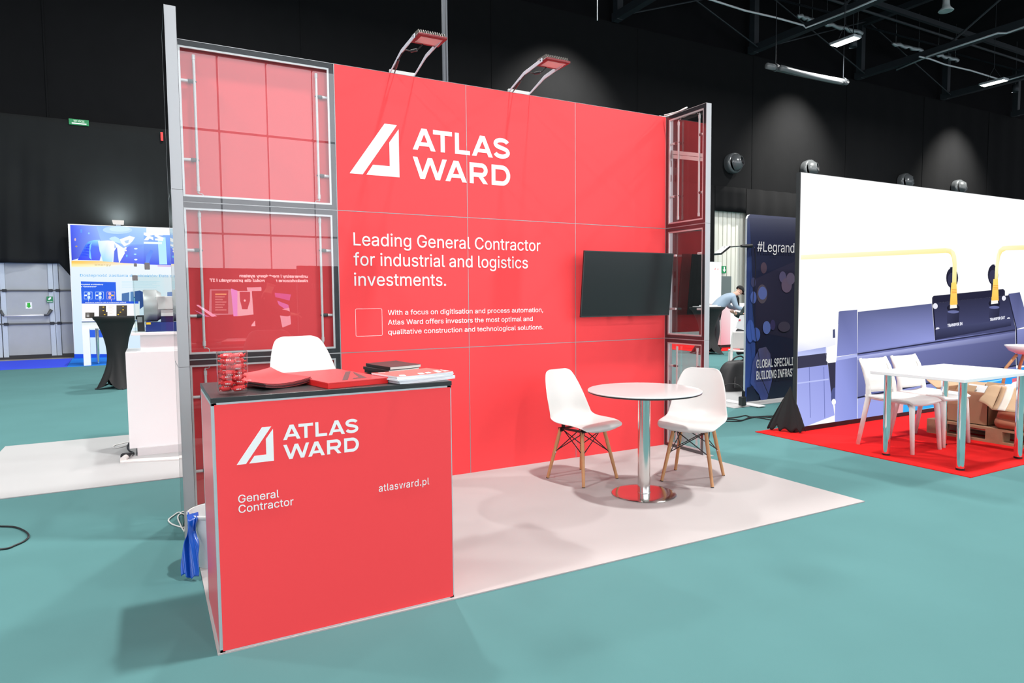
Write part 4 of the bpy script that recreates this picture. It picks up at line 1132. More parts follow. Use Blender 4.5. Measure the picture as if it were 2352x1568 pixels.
# plate with the sockets
SH([(1172, 612), (1172, 562), (1185, 546), (1812, 484), (1828, 500), (1828, 545)], (40, 40, 62))
SH([(1172, 612), (1858, 542), (1925, 846), (1198, 946)], [(52, 53, 78), (48, 49, 74), (74, 78, 118), (82, 86, 128)])
SH([(1172, 612), (1185, 611), (1212, 944), (1198, 946)], (34, 34, 56))
SH([(1205, 858), (1222, 845), (1866, 752), (1887, 766), (1882, 815), (1198, 942)], [(72, 75, 110), (68, 72, 106), (76, 80, 116), (70, 74, 110), (46, 48, 74), (46, 48, 74)])
SH([(1858, 528), (1960, 513), (2010, 690), (2120, 1000), (2120, 800), (1925, 846)][:3] + [(2040, 815), (1925, 846)], [(94, 99, 146), (82, 87, 130), (92, 98, 145), (120, 128, 184), (112, 118, 170)])
SH([(1926, 850), (2150, 815), (2150, 1175), (1932, 1172)], [(140, 147, 205), (130, 138, 195), (84, 88, 130), (88, 92, 136)])
SH([(1924, 846), (1934, 845), (1940, 1172), (1930, 1172)], (36, 38, 60))
SH([(1852, 540), (1862, 538), (1936, 850), (1926, 850)], (40, 42, 66))
for c in (ell(1198, 638, 22, 26), ell(1815, 567, 18, 22), [(1200, 850), (1206, 832), (1222, 828), (1238, 836), (1225, 845)], [(1842, 752), (1850, 740), (1864, 738), (1872, 750)]): SH(c, (236, 236, 248))
# yellow leads, caps, plugs and sockets
CAP = (40, 40, 60)
SH([(1330, 290), (1352, 286), (1354, 340), (1325, 345)], CAP); SH(ell(1348, 385, 54, 92), CAP); SH(ell(1345, 400, 36, 62), (58, 58, 84)); SH([(1330, 450), (1350, 450), (1345, 560), (1330, 560)], CAP)
SH([(1705, 265), (1728, 262), (1730, 320), (1700, 325)], CAP); SH(ell(1715, 357, 47, 90), CAP); SH(ell(1712, 372, 31, 60), (58, 58, 84)); SH([(1698, 430), (1716, 430), (1712, 540), (1698, 540)], CAP)
Y1, Y2 = (255, 250, 205), (255, 236, 150)
SH([(-60, 182), (1290, 118), (1290, 160), (-60, 222)], [(255, 252, 225), (255, 250, 190), (255, 240, 160), (255, 248, 205)])
SH([(1290, 118), (1335, 124), (1365, 148), (1382, 190), (1388, 260), (1384, 435), (1346, 435), (1350, 260), (1344, 205), (1330, 175), (1312, 162), (1290, 160)], [Y1, Y1, Y1, Y1, Y1, Y2, Y2, Y1, Y2, Y2, Y2, Y2])
SH([(2150, 86), (1850, 95), (1800, 102), (1765, 130), (1748, 180), (1732, 300), (1728, 400), (1756, 400), (1762, 290), (1778, 190), (1795, 155), (1830, 136), (2150, 126)], [Y1] * 6 + [Y2] * 2 + [Y1, Y2, Y2, Y2, Y2])
PL = [(255, 226, 120), (255, 226, 120), (255, 205, 95), (255, 200, 90)]
SH([(1338, 428), (1384, 424), (1393, 622), (1324, 632)], PL); SH([(1715, 396), (1757, 392), (1764, 590), (1698, 598)], PL)
for (x, y) in ((1340, 486), (1714, 452)):
    for k in range(3): SH([(x, y + 15 * k), (x + 44, y - 2 + 15 * k), (x + 44, y + 3 + 15 * k), (x, y + 5 + 15 * k)], (240, 150, 60))
for (cx, cy, w, h) in ((1352, 655, 58, 130), (1720, 615, 52, 120)):
    SH([(cx - w, cy), (cx + w, cy - 8), (cx + w - 8, cy + h), (cx - w + 4, cy + h + 14)], [(62, 64, 94), (50, 52, 78), (44, 45, 68), (58, 60, 90)])
    SH(ell(cx, cy, w, 34), (34, 34, 52)); SH(ell(cx, cy + 34, w - 6, 14), (110, 116, 165))
    SH([(cx - 28, cy - 32), (cx + 30, cy - 36), (cx + 34, cy - 2), (cx - 30, cy + 6)], (250, 248, 240))
    SH([(cx - 26, cy - 60), (cx + 34, cy - 64), (cx + 32, cy - 30), (cx - 27, cy - 26)], (255, 205, 95))
# blue floor in the picture
SH([(925, 1440), (1490, 1290), (1935, 1195), (2150, 1150), (2150, 1760), (840, 1760)], [(70, 176, 250), (60, 170, 248), (48, 150, 240), (48, 150, 240), (40, 150, 240), (60, 190, 255)])
SH([(905, 1490), (1350, 1370), (1800, 1290), (1800, 1302), (1350, 1390), (900, 1515)], (150, 226, 255))
SH([(880, 1600), (1700, 1440), (1700, 1454), (878, 1625)], (140, 222, 255))
SH([(820, 1480), (900, 1460), (890, 1760), (800, 1760)], (240, 176, 182))
SH([(1878, 1290), (1960, 1270), (1960, 1500), (1890, 1500)], (235, 110, 130))
obj('picture', art, art_mat('video_picture', 0.92), t, world=True)
cap = MB()
def screen_text(body, u0, v0, u1, v1, capx):
    a = at(1840 + u0 / 3.92, 540 + v0 / 3.92, 1, YS); b = at(1840 + u1 / 3.92, 540 + v1 / 3.92, 1, YS)
    ax = (b - a).normalized()
    text_mb(cap, body, 0, (b - a).length, 0, capx, (a.x, YS - 0.034, a.z), ax, (0, 0, 1), 0.03, 1.0, (240, 242, 255))
screen_text('TRANSFER IN', 1290, 826, 1424, 808, 0.036); screen_text('TRANSFER OUT', 1672, 772, 1808, 752, 0.036)
obj('caption', cap, MATS['video_picture'], t, world=True)

# chairs: one-piece resin chairs
def resin_chair(label, x, y, rz, cat='chair', group='white resin chairs by the white table'):
    t = thing('resin_chair', label, cat, (x, y, 0.0066), rz, group)
    def seat(a, b):
        xx = (a - 0.5) * 0.43; yy = -0.23 + 0.44 * b
        return Vector((xx, yy, 0.448 - 0.014 * math.cos((a - 0.5) * PI) - 0.02 * max(0, (0.12 - b) / 0.12) ** 2 + 0.012 * b))
    obj('seat', MB().grid(seat, 16, 16), white_resin, t, smooth=True, solid=0.022, bevel=0.004)
    def back(a, b):
        xx = (a - 0.5) * (0.40 - 0.02 * b); zz = 0.49 + 0.295 * b
        return Vector((xx, 0.195 + 0.06 * b + 0.035 * b * b - 0.022 * math.cos((a - 0.5) * PI), zz))
    obj('backrest', MB().grid(back, 14, 12), white_resin, t, smooth=True, solid=0.012)
    for s in (-1, 1):
        obj('leg', MB().tube([(s * 0.205, -0.230, 0), (s * 0.192, -0.212, 0.30), (s * 0.185, -0.205, 0.40), (s * 0.165, -0.17, 0.437)], [0.017, 0.021, 0.024, 0.026], 10), white_resin, t, smooth=True)
        obj('leg', MB().tube([(s * 0.215, 0.265, 0), (s * 0.200, 0.205, 0.34), (s * 0.195, 0.185, 0.45), (s * 0.192, 0.195, 0.56), (s * 0.188, 0.235, 0.70), (s * 0.185, 0.282, 0.79)], [0.017, 0.022, 0.025, 0.02, 0.016, 0.013], 10), white_resin, t, smooth=True)
        obj('side_rail', MB().tube([(s * 0.180, -0.20, 0.432), (s * 0.190, 0.0, 0.437), (s * 0.193, 0.19, 0.445)], 0.014, 8), white_resin, t, smooth=True)
    return t
white_resin = mat('white_resin', (0.80, 0.78, 0.76), 0.4)
resin_chair('white resin chair at the left end of the white table', 5.735, -1.165, 0)
resin_chair('white resin chair second from the left behind the white table', 6.243, -1.145, 0)

t = thing('square_table', 'white rectangular table on chrome legs, before the video wall', 'table', (5.7, -1.6, 0.0066))
obj('tabletop', MB().box(5.145, 6.24, -1.99, -1.245, 0.715, 0.740), white_matte, t, world=True, bevel=0.002)
for (lx, ly) in ((5.335, -1.285), (5.345, -1.875), (6.15, -1.31), (6.15, -1.91)):
    lg = obj('leg', MB().lathe([(0.03, 0.02), (0.03, 0.708)], 28, (lx, ly, 0.0)), chrome, t, world=True, smooth=True)
    obj('foot', MB().lathe([(0.0, 0.0066), (0.031, 0.0066), (0.031, 0.022), (0.0, 0.022)], 24, (lx, ly, 0.0)), black, lg, world=True, smooth=PI / 4)
    obj('mount', MB().box(lx - 0.04, lx + 0.04, ly - 0.04, ly + 0.04, 0.708, 0.716), steel, lg, world=True)

# pallet with broken boxes
pallet_wood = mat('pallet_wood', (0.36, 0.21, 0.12), 0.75, noise=0.25, scale=14, bump=0.3, bscale=80)
t = thing('wooden_pallet', 'wooden pallet under the brown cardboard boxes', 'pallet', (7.05, -1.5, 0.0066))
PX0, PX1, PY0, PY1 = 6.60, 7.40, -2.11, -0.91
for k in range(4): obj('deck_board', MB().box(PX0 + 0.225 * k, PX0 + 0.225 * k + 0.125, PY0, PY1, 0.123, 0.145), pallet_wood, t, world=True)
for j in range(3): obj('stringer_board', MB().box(PX0, PX1, PY0 + 0.53 * j, PY0 + 0.53 * j + 0.14, 0.101, 0.123), pallet_wood, t, world=True)
for i in range(3):
    for j in range(3): obj('block', MB().box(PX0 + 0.33 * i, PX0 + 0.33 * i + 0.14, PY0 + 0.53 * j, PY0 + 0.53 * j + 0.14, 0.028, 0.101), pallet_wood, t, world=True)
for i in range(3): obj('base_board', MB().box(PX0 + 0.33 * i, PX0 + 0.33 * i + 0.14, PY0, PY1, 0.0066, 0.028), pallet_wood, t, world=True)
card = mat('brown_cardboard', (0.40, 0.22, 0.125), 0.75, noise=0.06, scale=5)
card_in = mat('pale_cardboard', (0.50, 0.33, 0.20), 0.75, noise=0.06, scale=5)
tape_clear = mat('parcel_tape', (0.70, 0.63, 0.56), 0.2, coat=0.3)
def plate(fn, nu=12, nv=8): return MB().grid(fn, nu, nv)
t = thing('cardboard_box', 'open brown cardboard box with scraps on the left end of the pallet', 'box', (6.88, -1.19, 0.146))
x0, x1, y0, y1, z0, z1, w = 6.665, 7.10, -1.425, -0.955, 0.1462, 0.455, 0.006
obj('box_body', MB().box(x0, x1, y0, y0 + w, z0, z1).box(x0, x1, y1 - w, y1, z0, z1).box(x0, x0 + w, y0, y1, z0, z1).box(x1 - w, x1, y0, y1, z0, z1).box(x0, x1, y0, y1, z0, z0 + w), card, t, world=True)
obj('flap', plate(lambda a, b: Vector((x0 + (x1 - x0) * a, y1 + 0.10 * b, z1 + 0.07 * b))), card_in, t, world=True, solid=0.005)
obj('flap', plate(lambda a, b: Vector((x1 + 0.13 * b, y0 + (y1 - y0) * a, z1 + 0.03 * b))), card_in, t, world=True, solid=0.005)
obj('flap', plate(lambda a, b: Vector((x0 + 0.18 * b, y0 + 0.02 + (y1 - y0 - 0.04) * a, z1 - 0.004 - 0.03 * b))), card_in, t, world=True, solid=0.005)
rng = random.Random(3)
for k in range(4):
    lab = ['cardboard scrap at the left in the open box', 'white edged cardboard scrap in the open box', 'dark cardboard scrap leaning in the middle of the open box', 'long cardboard scrap at the right of the open box'][k]
    o = solo('cardboard_scrap', lab, 'scrap', MB().box(-0.10, 0.10, -0.002, 0.002, 0.0, 0.15), [card_in, white_matte, folder_dark, card_in][k], (0, 0, 0), 'scraps in the open box')
    o.location = (6.93 + 0.02 * k, -1.05 - 0.085 * k, 0.345 + 0.012 * k); o.rotation_euler = (rng.uniform(0.5, 0.8), 0, 1.25 + rng.uniform(-0.3, 0.3))
# crushed box: its long side faces the pallet end on the left, the lid gapes
t = thing('cardboard_box', 'crushed brown cardboard box with taped lid at the right frame edge', 'box', (6.85, -1.85, 0.146))
def side(a, b):      # a from the far end to the near end, b upwards
    zz = 0.1465 + 0.19 * b
    return Vector((6.60 - 0.035 * abs(math.sin(b * PI * 1.9)) * math.sin(PI * min(1, 0.25 + a)) + 0.03 * (1 - b), -1.535 - 0.68 * a + 0.02 * math.sin(b * 5), zz + 0.006 * math.sin(11 * a + 3 * b) * b))
body = MB().grid(side, 16, 12)
body.grid(lambda a, b: side(0, b) + Vector((0.46 * a, 0.02 * math.sin(PI * a) * math.sin(6 * b), 0)), 10, 12)
body.grid(lambda a, b: side(1, b) + Vector((0.46 * a, 0, 0)), 6, 12)
body.grid(lambda a, b: Vector((7.08, -1.53 - 0.68 * a, 0.1465 + 0.19 * b)), 6, 4)
obj('box_body', body, mat('dark_cardboard', (0.40, 0.15, 0.08), 0.7, noise=0.08, scale=6), t, world=True, smooth=PI / 5, solid=0.006)
def lid_f(a, b):     # a along the box, b up and inwards
    return Vector((6.575 + 0.20 * b + 0.02 * math.sin(PI * b), -1.50 - 0.72 * a + 0.02 * b, 0.333 + 0.175 * b + 0.012 * math.sin(7 * a + 1) * b - 0.012 * (1 - b)))
lid = obj('lid', MB().grid(lid_f, 20, 10), card_in, t, world=True, smooth=PI / 4, solid=0.006)
c0, c1 = at(2247, 922, 0, 6.60), at(2282, 889, 0, 6.68)
def flap_f(a, b):
    p, q = lid_f(0, 0), lid_f(0, 1)
    e0, e1 = c0, c1 + Vector((0.02, 0.05, 0))
    return p.lerp(q, b).lerp(e0.lerp(e1, b), a) + Vector((0, 0, 0.014 * math.sin(PI * a) + 0.006 * math.sin(9 * b) * a))
obj('flap', MB().grid(flap_f, 10, 10), card_in, t, world=True, smooth=PI / 4, solid=0.006)
def strip(fn, a0, a1, b0, b1): return MB().grid(lambda a, b: fn(a0 + (a1 - a0) * a, b0 + (b1 - b0) * b) + Vector((-0.004, 0, 0.003)), 4, 12)
obj('tape', strip(lid_f, 0.06, 0.15, 0.0, 1.0), tape_clear, lid, world=True, smooth=True, solid=0.001)
obj('label', strip(lid_f, 0.22, 0.34, 0.35, 0.55), white_matte, lid, world=True, solid=0.001)
film = mat('clear_film_bag', (0.80, 0.72, 0.84), 0.15, spec=0.8)
def lump(cx, cy, cz, rx, ry, rz, seed):
    def f(a, b):
        g, h = 2 * PI * a, PI * (b * 0.96 + 0.02)
        q = 1 + 0.16 * math.sin(5 * g + seed) * math.sin(4 * h) + 0.10 * math.sin(9 * g + 7 * h + seed) + 0.07 * math.sin(17 * g - 11 * h)
        return Vector((cx + rx * q * math.sin(h) * math.cos(g), cy + ry * q * math.sin(h) * math.sin(g), cz + rz * q * math.cos(h)))
    return MB().grid(f, 48, 24)
solo('plastic_film', 'crumpled pale plastic film lying on the crushed box', 'plastic film', lump(6.93, -1.72, 0.44, 0.14, 0.30, 0.125, 1.0), film, (6.93, -1.72, 0.34), smooth=True)
# stool at the right frame edge
t = thing('bar_stool', 'white shell stool with wooden legs, cut by the right frame edge', 'stool', (8.36, -1.0, 0.0066))
obj('seat', MB().lathe([(0.0, 0.70), (0.10, 0.705), (0.18, 0.74), (0.225, 0.80), (0.22, 0.803), (0.17, 0.755), (0.0, 0.725)], 36), white_resin, t, smooth=True)
for sx in (-1, 1):
    for sy in (-1, 1):
        obj('leg', MB().tube([(sx * 0.20, sy * 0.20, 0), (sx * 0.15, sy * 0.15, 0.55), (sx * 0.08, sy * 0.08, 0.70)], [0.013, 0.017, 0.016], 10), wood, t, smooth=True)
obj('foot_ring', MB().tube([(0.185 * a, 0.185 * b, 0.22) for a, b in ((-1, -1), (1, -1), (1, 1), (-1, 1))], 0.008, 8, closed=True), steel, t)

# black cloth bundled at the left foot of the video wall
cl = mat('black_cloth', (0.012, 0.012, 0.013), 0.85)
def cloth(a, b):
    # hangs from a high point at the cabinet edge and spreads towards the floor
    ang = -0.15 + 2.3 * a
    R = 0.115 * (1 - b) ** 1.15 * (1 + 0.10 * math.sin(a * 26))
    z = 0.45 * b ** 0.9 + 0.03 * (1 - b) * (1 + math.sin(a * 31)) * (0.6 + 0.4 * math.sin(a * 13)) + 0.012
    p = Vector((5.50 - R * math.sin(ang * 0.9) * 1.1, -0.17 + 0.15 * (a - 0.5) * (1 - b) + (-0.10) * (1 - b) * math.cos(a * 3.1), z))
    return p
solo('black_cloth', 'black cloth bundled at the left foot of the video wall', 'cloth', MB().grid(cloth, 60, 24), cl, (5.35, -0.1, 0), smooth=True, solid=0.006)
solo('wooden_stick', 'short pale wooden stick poking out under the black cloth', 'stick', MB().tube([tuple(at(1772, 981, 2, 0.012)), tuple(at(1800, 968, 2, 0.03))], 0.010, 8), mat('raw_wood', (0.62, 0.48, 0.33), 0.6), tuple(at(1785, 975, 2, 0)))
cb = MB()
for pts in ([(1650, 961), (1690, 958), (1712, 954), (1725, 957), (1760, 957), (1790, 962)], [(1650, 966), (1695, 967), (1718, 961), (1740, 957), (1775, 955), (1795, 957)], [(1650, 964), (1680, 962), (1705, 965), (1722, 958), (1750, 960), (1780, 966)]):
    cb.tube(catmull([tuple(at(u, v, 2, 0.007)) for u, v in pts], 30), 0.007, 6)
solo('black_cable', 'black cables running on the carpet below the dark banner', 'cable', cb, black, tuple(at(1720, 960, 2, 0)), smooth=True)

# ================================================================ behind: dark banner, lamp, bag
YB = 1.28
BX0, BX1, BZ0, BZ1 = 6.465, 8.3, 0.035, 2.41
t = thing('fabric_banner', 'dark blue fabric banner with blurred lights and white lettering', 'banner', (7.2, YB, 0))
rr = 0.07
out = [(BX0 + rr - rr * math.cos(0.5 * PI * k / 6), BZ1 - rr + rr * math.sin(0.5 * PI * k / 6)) for k in range(7)]
shape = [(BX0, BZ0)] + out + [(BX1, BZ1), (BX1, BZ0)]
obj('frame', MB().prism([(a, YB + 0.001, b) for a, b in shape], (0, 0.028, 0)), alu, t, world=True)
ba = MB(); ba.shade([(a, YB, b) for a, b in shape], [(62, 92, 170), (48, 60, 100)] + [(46, 52, 84)] * 6 + [(36, 38, 66), (34, 36, 62)])
LB = [0]
def BH(pts, cols):
    LB[0] += 1
    if not isinstance(cols[0], (tuple, list)): cols = [cols] * len(pts)
    P = [at(u, v, 1, YB) for u, v in pts]
    P, cols = clip_poly([(p.x, p.z) for p in P], cols, (BX0, BX1, BZ0, BZ1))
    if P: ba.shade([(a, YB - 0.0006 * LB[0], b) for a, b in P], cols)
BH([(1722, 500), (1860, 505), (1860, 925), (1730, 925), (1735, 800)], [(40, 46, 76), (34, 36, 62), (30, 32, 54), (30, 36, 60), (34, 36, 60)])
BH([(1735, 640), (1825, 600), (1828, 780), (1735, 760)], [(52, 50, 74), (44, 42, 66), (42, 40, 62), (44, 42, 64)])
for (cx, cy, rx, ry, c) in ((1754, 615, 7, 13, (84, 68, 84)), (1730, 648, 6, 11, (72, 74, 112)), (1750, 675, 12, 22, (92, 84, 96)), (1751, 673, 10, 15, (100, 116, 182)), (1730, 683, 7, 14, (86, 108, 180)), (1797, 636, 8, 13, (98, 92, 128)), (1806, 655, 12, 17, (112, 96, 120)), (1815, 640, 10, 14, (110, 98, 124)),
                            (1760, 752, 9, 15, (96, 116, 184)), (1774, 746, 6, 12, (64, 58, 100)), (1800, 750, 14, 12, (72, 66, 84)), (1735, 768, 10, 16, (78, 104, 182)), (1722, 760, 9, 26, (74, 104, 186))):
    BH(ell(cx, cy, rx, ry), c)
BH([(1742, 800), (1758, 796), (1768, 812), (1770, 850), (1772, 872), (1764, 905), (1758, 925), (1748, 925), (1742, 905), (1722, 880), (1728, 830)], [(92, 94, 138), (88, 84, 112), (80, 80, 112), (84, 90, 150), (84, 90, 150), (70, 78, 140), (72, 82, 146), (72, 82, 146), (66, 78, 140), (66, 90, 160), (80, 92, 150)])
BH([(1714, 890), (1728, 885), (1736, 905), (1742, 906), (1741, 932), (1714, 934)], (34, 40, 66))
ban = obj('print', ba, print_mat('banner_print', 0.3), t, world=True)
def ban_text(name, body, u0, v0, u1, v1, cap, bold):
    a, b = at(u0, v0, 1, YB), at(u1, v1, 1, YB)
    obj(name, text_mb(MB(), body, a.x, b.x, (a.z + b.z) / 2, cap, (0, YB - 0.022, 0), AX, AZ, bold), white_vinyl, ban, world=True, normals=False)
ban_text('headline', '#Legrand', 1736, 580, 1821, 578, 0.125, 0.0)
p0 = at(1734, 842, 1, YB); kx = (at(1815, 838, 1, YB).x - p0.x)
ban_text('slogan', 'GLOBAL SPECIALIST IN', 1734, 843, 1734 + 81 * 1.335, 838, 0.108, 0.011)
ban_text('slogan', 'BUILDING INFRASTRUCTURES', 1734, 868, 1734 + 84 * 1.60, 862, 0.108, 0.011)
obj('foot', MB().box(6.40, 6.52, 1.0, 1.6, 0.007, 0.022), white_matte, t, world=True, bevel=0.004)
obj('foot', MB().box(8.1, 8.22, 1.0, 1.6, 0.007, 0.022), white_matte, t, world=True, bevel=0.004)
obj('cable', MB().tube(catmull([(BX0 + 0.10, YB - 0.03, 2.0), (BX0 + 0.13, YB - 0.03, 1.75), (BX0 + 0.09, YB - 0.03, 1.3), (BX0 + 0.14, YB - 0.035, 0.9), (BX0 + 0.2, YB - 0.04, 0.6), (BX0 + 0.22, YB - 0.04, 0.4), (BX0 + 0.40, YB - 0.06, 0.05)], 40), 0.004, 6), black, t, world=True, smooth=True)
# clip lamp of the banner
q0, q1, q2, q3 = at(1650, 578, 1, 1.2), at(1663, 568, 1, 1.2), at(1702, 565, 1, 1.22), at(1722, 564, 1, 1.25)
t = thing('arm_lamp', 'small black arm lamp clipped to the dark banner edge', 'lamp', tuple(q3))
obj('arm', MB().tube([q1, q2], 0.008, 8), steel, t, world=True)
obj('joint', MB().tube([q2, q3 + Vector((0.03, 0, 0))], [0.016, 0.026], 10), black, t, world=True, smooth=PI / 4)
hd = MB(); dv = (q1 - q0)
hd.prism([q0 + Vector((-0.03, 0.05, -0.02)), q0 + Vector((-0.03, -0.07, -0.02)), q1 + Vector((0.03, -0.07, 0.02)), q1 + Vector((0.03, 0.05, 0.02))], (0.012, 0, -0.022))
obj('head', hd, black_satin, t, world=True, bevel=0.004)
# backpack
bag_black = mat('backpack_black', (0.022, 0.022, 0.024), 0.55, bump=0.2, bscale=300)
t = thing('backpack', 'black backpack standing on the white carpet beside the dark banner', 'backpack', (7.42, 2.33, 0.0066))
def pack(a, b):
    g = 2 * PI * a; h = b
    wx = 0.30 * (1 - 0.25 * h - 0.35 * h ** 4); wy = 0.17 * (1 - 0.35 * h - 0.2 * h ** 4)
    sq = lambda c: math.copysign(abs(c) ** 0.6, c)
    lean = -0.02 - 0.14 * h
    return Vector((7.38 + 0.10 * h + wx * sq(math.cos(g)), 2.33 + lean * 0.3 + wy * sq(math.sin(g)), 0.008 + 0.43 * math.sin(min(h, 1) * PI / 2) ** 0.8))
pk = MB().grid(pack, 40, 20); pk.add([pack(k / 40, 1) for k in range(40)], [tuple(range(40))])
obj('bag_body', pk, bag_black, t, world=True, smooth=PI / 3)
obj('front_pocket', MB().grid(lambda a, b: Vector((7.20 + 0.30 * a + 0.06 * b, 2.145 - 0.02 * math.sin(PI * a) * math.sin(PI * b) + 0.045 * b, 0.06 + 0.22 * b)), 10, 10), mat('pocket_sheen', (0.03, 0.03, 0.032), 0.3), t, world=True, smooth=True, solid=0.02)
obj('handle', MB().tube(catmull([(7.30, 2.30, 0.38), (7.36, 2.30, 0.47), (7.50, 2.30, 0.50), (7.60, 2.30, 0.44)], 20), 0.012, 8), bag_black, t, world=True, smooth=True)
obj('strap', MB().tube(catmull([(7.18, 2.22, 0.10), (7.20, 2.2, 0.25), (7.32, 2.22, 0.40), (7.52, 2.25, 0.46)], 20), 0.013, 8), bag_black, t, world=True, smooth=True)
# power strip and its cable
a = at(1706, 920, 1, 1.15)
t = thing('power_strip', 'black power socket block hanging by the banner foot', 'power strip', (a.x, 1.15, 0.0066))
obj('block', MB().box(a.x - 0.035, a.x + 0.035, 1.12, 1.19, 0.02, 0.135), black_satin, t, world=True, bevel=0.008)
obj('plug', MB().tube([(a.x + 0.01, 1.15, 0.12), (a.x + 0.01, 1.15, 0.20)], 0.02, 10), black, t, world=True)
obj('cable', MB().tube(catmull([(a.x + 0.01, 1.15, 0.20), (a.x - 0.02, 1.20, 0.27), (a.x - 0.10, 1.3, 0.28), (a.x - 0.2, 1.42, 0.16), (a.x - 0.22, 1.48, 0.02), (a.x - 0.35, 1.75, 0.014), (a.x - 0.5, 2.1, 0.014)], 40), 0.007, 6), black, t, world=True, smooth=True)
# far white chair beyond the bag
resin_chair('white resin chair beyond the black backpack', 8.80, 3.45, face(0.66, 0.75), 'chair', 'white resin chair by the backpack')

# ================================================================ far right: counters, person
stretch = mat('black_stretch_cover', (0.012, 0.012, 0.013), 0.7)
def cocktail(label, x, y, rz, h=1.13, r=0.34):
    """Bar table in a stretch cover: round top, drawn in at the waist, four pulled out corners."""
    t = thing('cocktail_table', label, 'table', (x, y, 0.0066), rz)
    def f(a, b):
        g = 2 * PI * a
        waist = r * (0.42 + 0.58 * (abs(b - 0.42) / (0.42 if b < 0.42 else 0.58)) ** 1.9)
        corner = abs(math.cos(2 * g)) ** 3 * 0.5
        k = (1 - b) ** 2.2
        rr = waist * (1 - 0.28 * k) + r * 0.55 * corner * k
        z = h * b + (0.16 * (1 - abs(math.cos(2 * g)) ** 0.8)) * (1 - b) ** 5
        if b > 0.96: rr = r
        return Vector((rr * math.cos(g), rr * math.sin(g), z))
    obj('stretch_cover', MB().grid(f, 64, 32), stretch, t, smooth=True)
    obj('tabletop', MB().lathe([(0.0, h + 0.004), (r, h + 0.002), (r + 0.004, h - 0.012), (r, h - 0.03), (0, h - 0.03)], 48), stretch, t, smooth=PI / 5)
    obj('pole', MB().tube([(0, 0, 0.02), (0, 0, h - 0.03)], 0.03, 12), dark_steel, t)
    for k in range(4):
        g = PI / 2 * k
        obj('leg', MB().tube([(0, 0, 0.12), (r * 1.05 * math.cos(g), r * 1.05 * math.sin(g), 0.0)], 0.012, 8), dark_steel, t)
    return t
ct2 = at(1630, 812, 2, 0)
cocktail('black covered cocktail table far right, in front of the bending person', ct2.x - 0.05, ct2.y + 0.05, 0.35, 1.13, 0.42)
solo('paper_stack', 'papers lying on the far black cocktail table', 'paper', MB().box(-0.30, 0.28, -0.18, 0.18, 0, 0.02).box(-0.16, 0.20, -0.14, 0.1, 0.02, 0.045), white_matte, (0, 0, 0)).location = (ct2.x - 0.05, ct2.y + 0.05, 1.1412)
# white counter with a pinkish front
w0, w1, w2 = at(1657, 712, 1, 8.4), at(1678, 712, 1, 8.4), at(1712, 712, 1, 8.4)
t = thing('white_counter', 'white counter with pinkish side far right behind the chair', 'counter', (w1.x, 8.4, 0))
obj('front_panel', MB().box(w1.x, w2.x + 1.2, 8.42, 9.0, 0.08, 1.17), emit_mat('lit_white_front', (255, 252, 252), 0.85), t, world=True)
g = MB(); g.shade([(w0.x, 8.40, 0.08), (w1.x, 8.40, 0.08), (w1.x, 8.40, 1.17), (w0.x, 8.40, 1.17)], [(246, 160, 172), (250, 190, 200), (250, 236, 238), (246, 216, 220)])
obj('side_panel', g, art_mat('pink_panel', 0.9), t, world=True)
obj('carcass', MB().box(w0.x, w1.x, 8.41, 9.0, 0.08, 1.17), white_matte, t, world=True)
obj('counter_top', MB().box(w0.x - 0.02, w2.x + 1.22, 8.36, 9.05, 1.17, 1.20), white_matte, t, world=True)
obj('plinth', MB().box(w0.x + 0.02, w2.x + 1.2, 8.45, 8.98, 0.007, 0.08), black, t, world=True)
# tall lit white panel
p0, p1 = at(1628, 602, 1, 11.8), at(1657, 602, 1, 11.8)
t = thing('lit_panel', 'tall bright white lit panel beside the right return', 'panel', (p0.x, 11.8, 0))
obj('light_face', MB().box(p0.x, p1.x, 11.80, 11.86, 0.06, p0.z), emit_mat('lit_panel_white', (255, 255, 255), 1.3), t, world=True)
obj('frame', MB().box(p0.x - 0.02, p1.x + 0.02, 11.86, 11.95, 0, p0.z + 0.02), alu, t, world=True)
pc = at(1645, 617, 1, 11.79)
obj('mark', MB().prism([(pc.x - 0.12, 11.79, pc.z - 0.04), (pc.x - 0.02, 11.79, pc.z + 0.05), (pc.x, 11.79, pc.z - 0.04)], (0, 0.004, 0)).prism([(pc.x + 0.03, 11.79, pc.z - 0.04), (pc.x + 0.1, 11.79, pc.z + 0.05), (pc.x + 0.12, 11.79, pc.z - 0.04)], (0, 0.004, 0)), mat('pink_mark', (0.9, 0.45, 0.45), 0.5), t, world=True)

skin_m = mat('skin', (0.62, 0.36, 0.27), 0.5)
jacket_m = mat('grey_blue_jacket', (0.27, 0.35, 0.44), 0.8)
trouser_m = mat('dark_trousers', (0.03, 0.03, 0.035), 0.8)
scarf_m = mat('black_scarf', (0.012, 0.012, 0.013), 0.9)

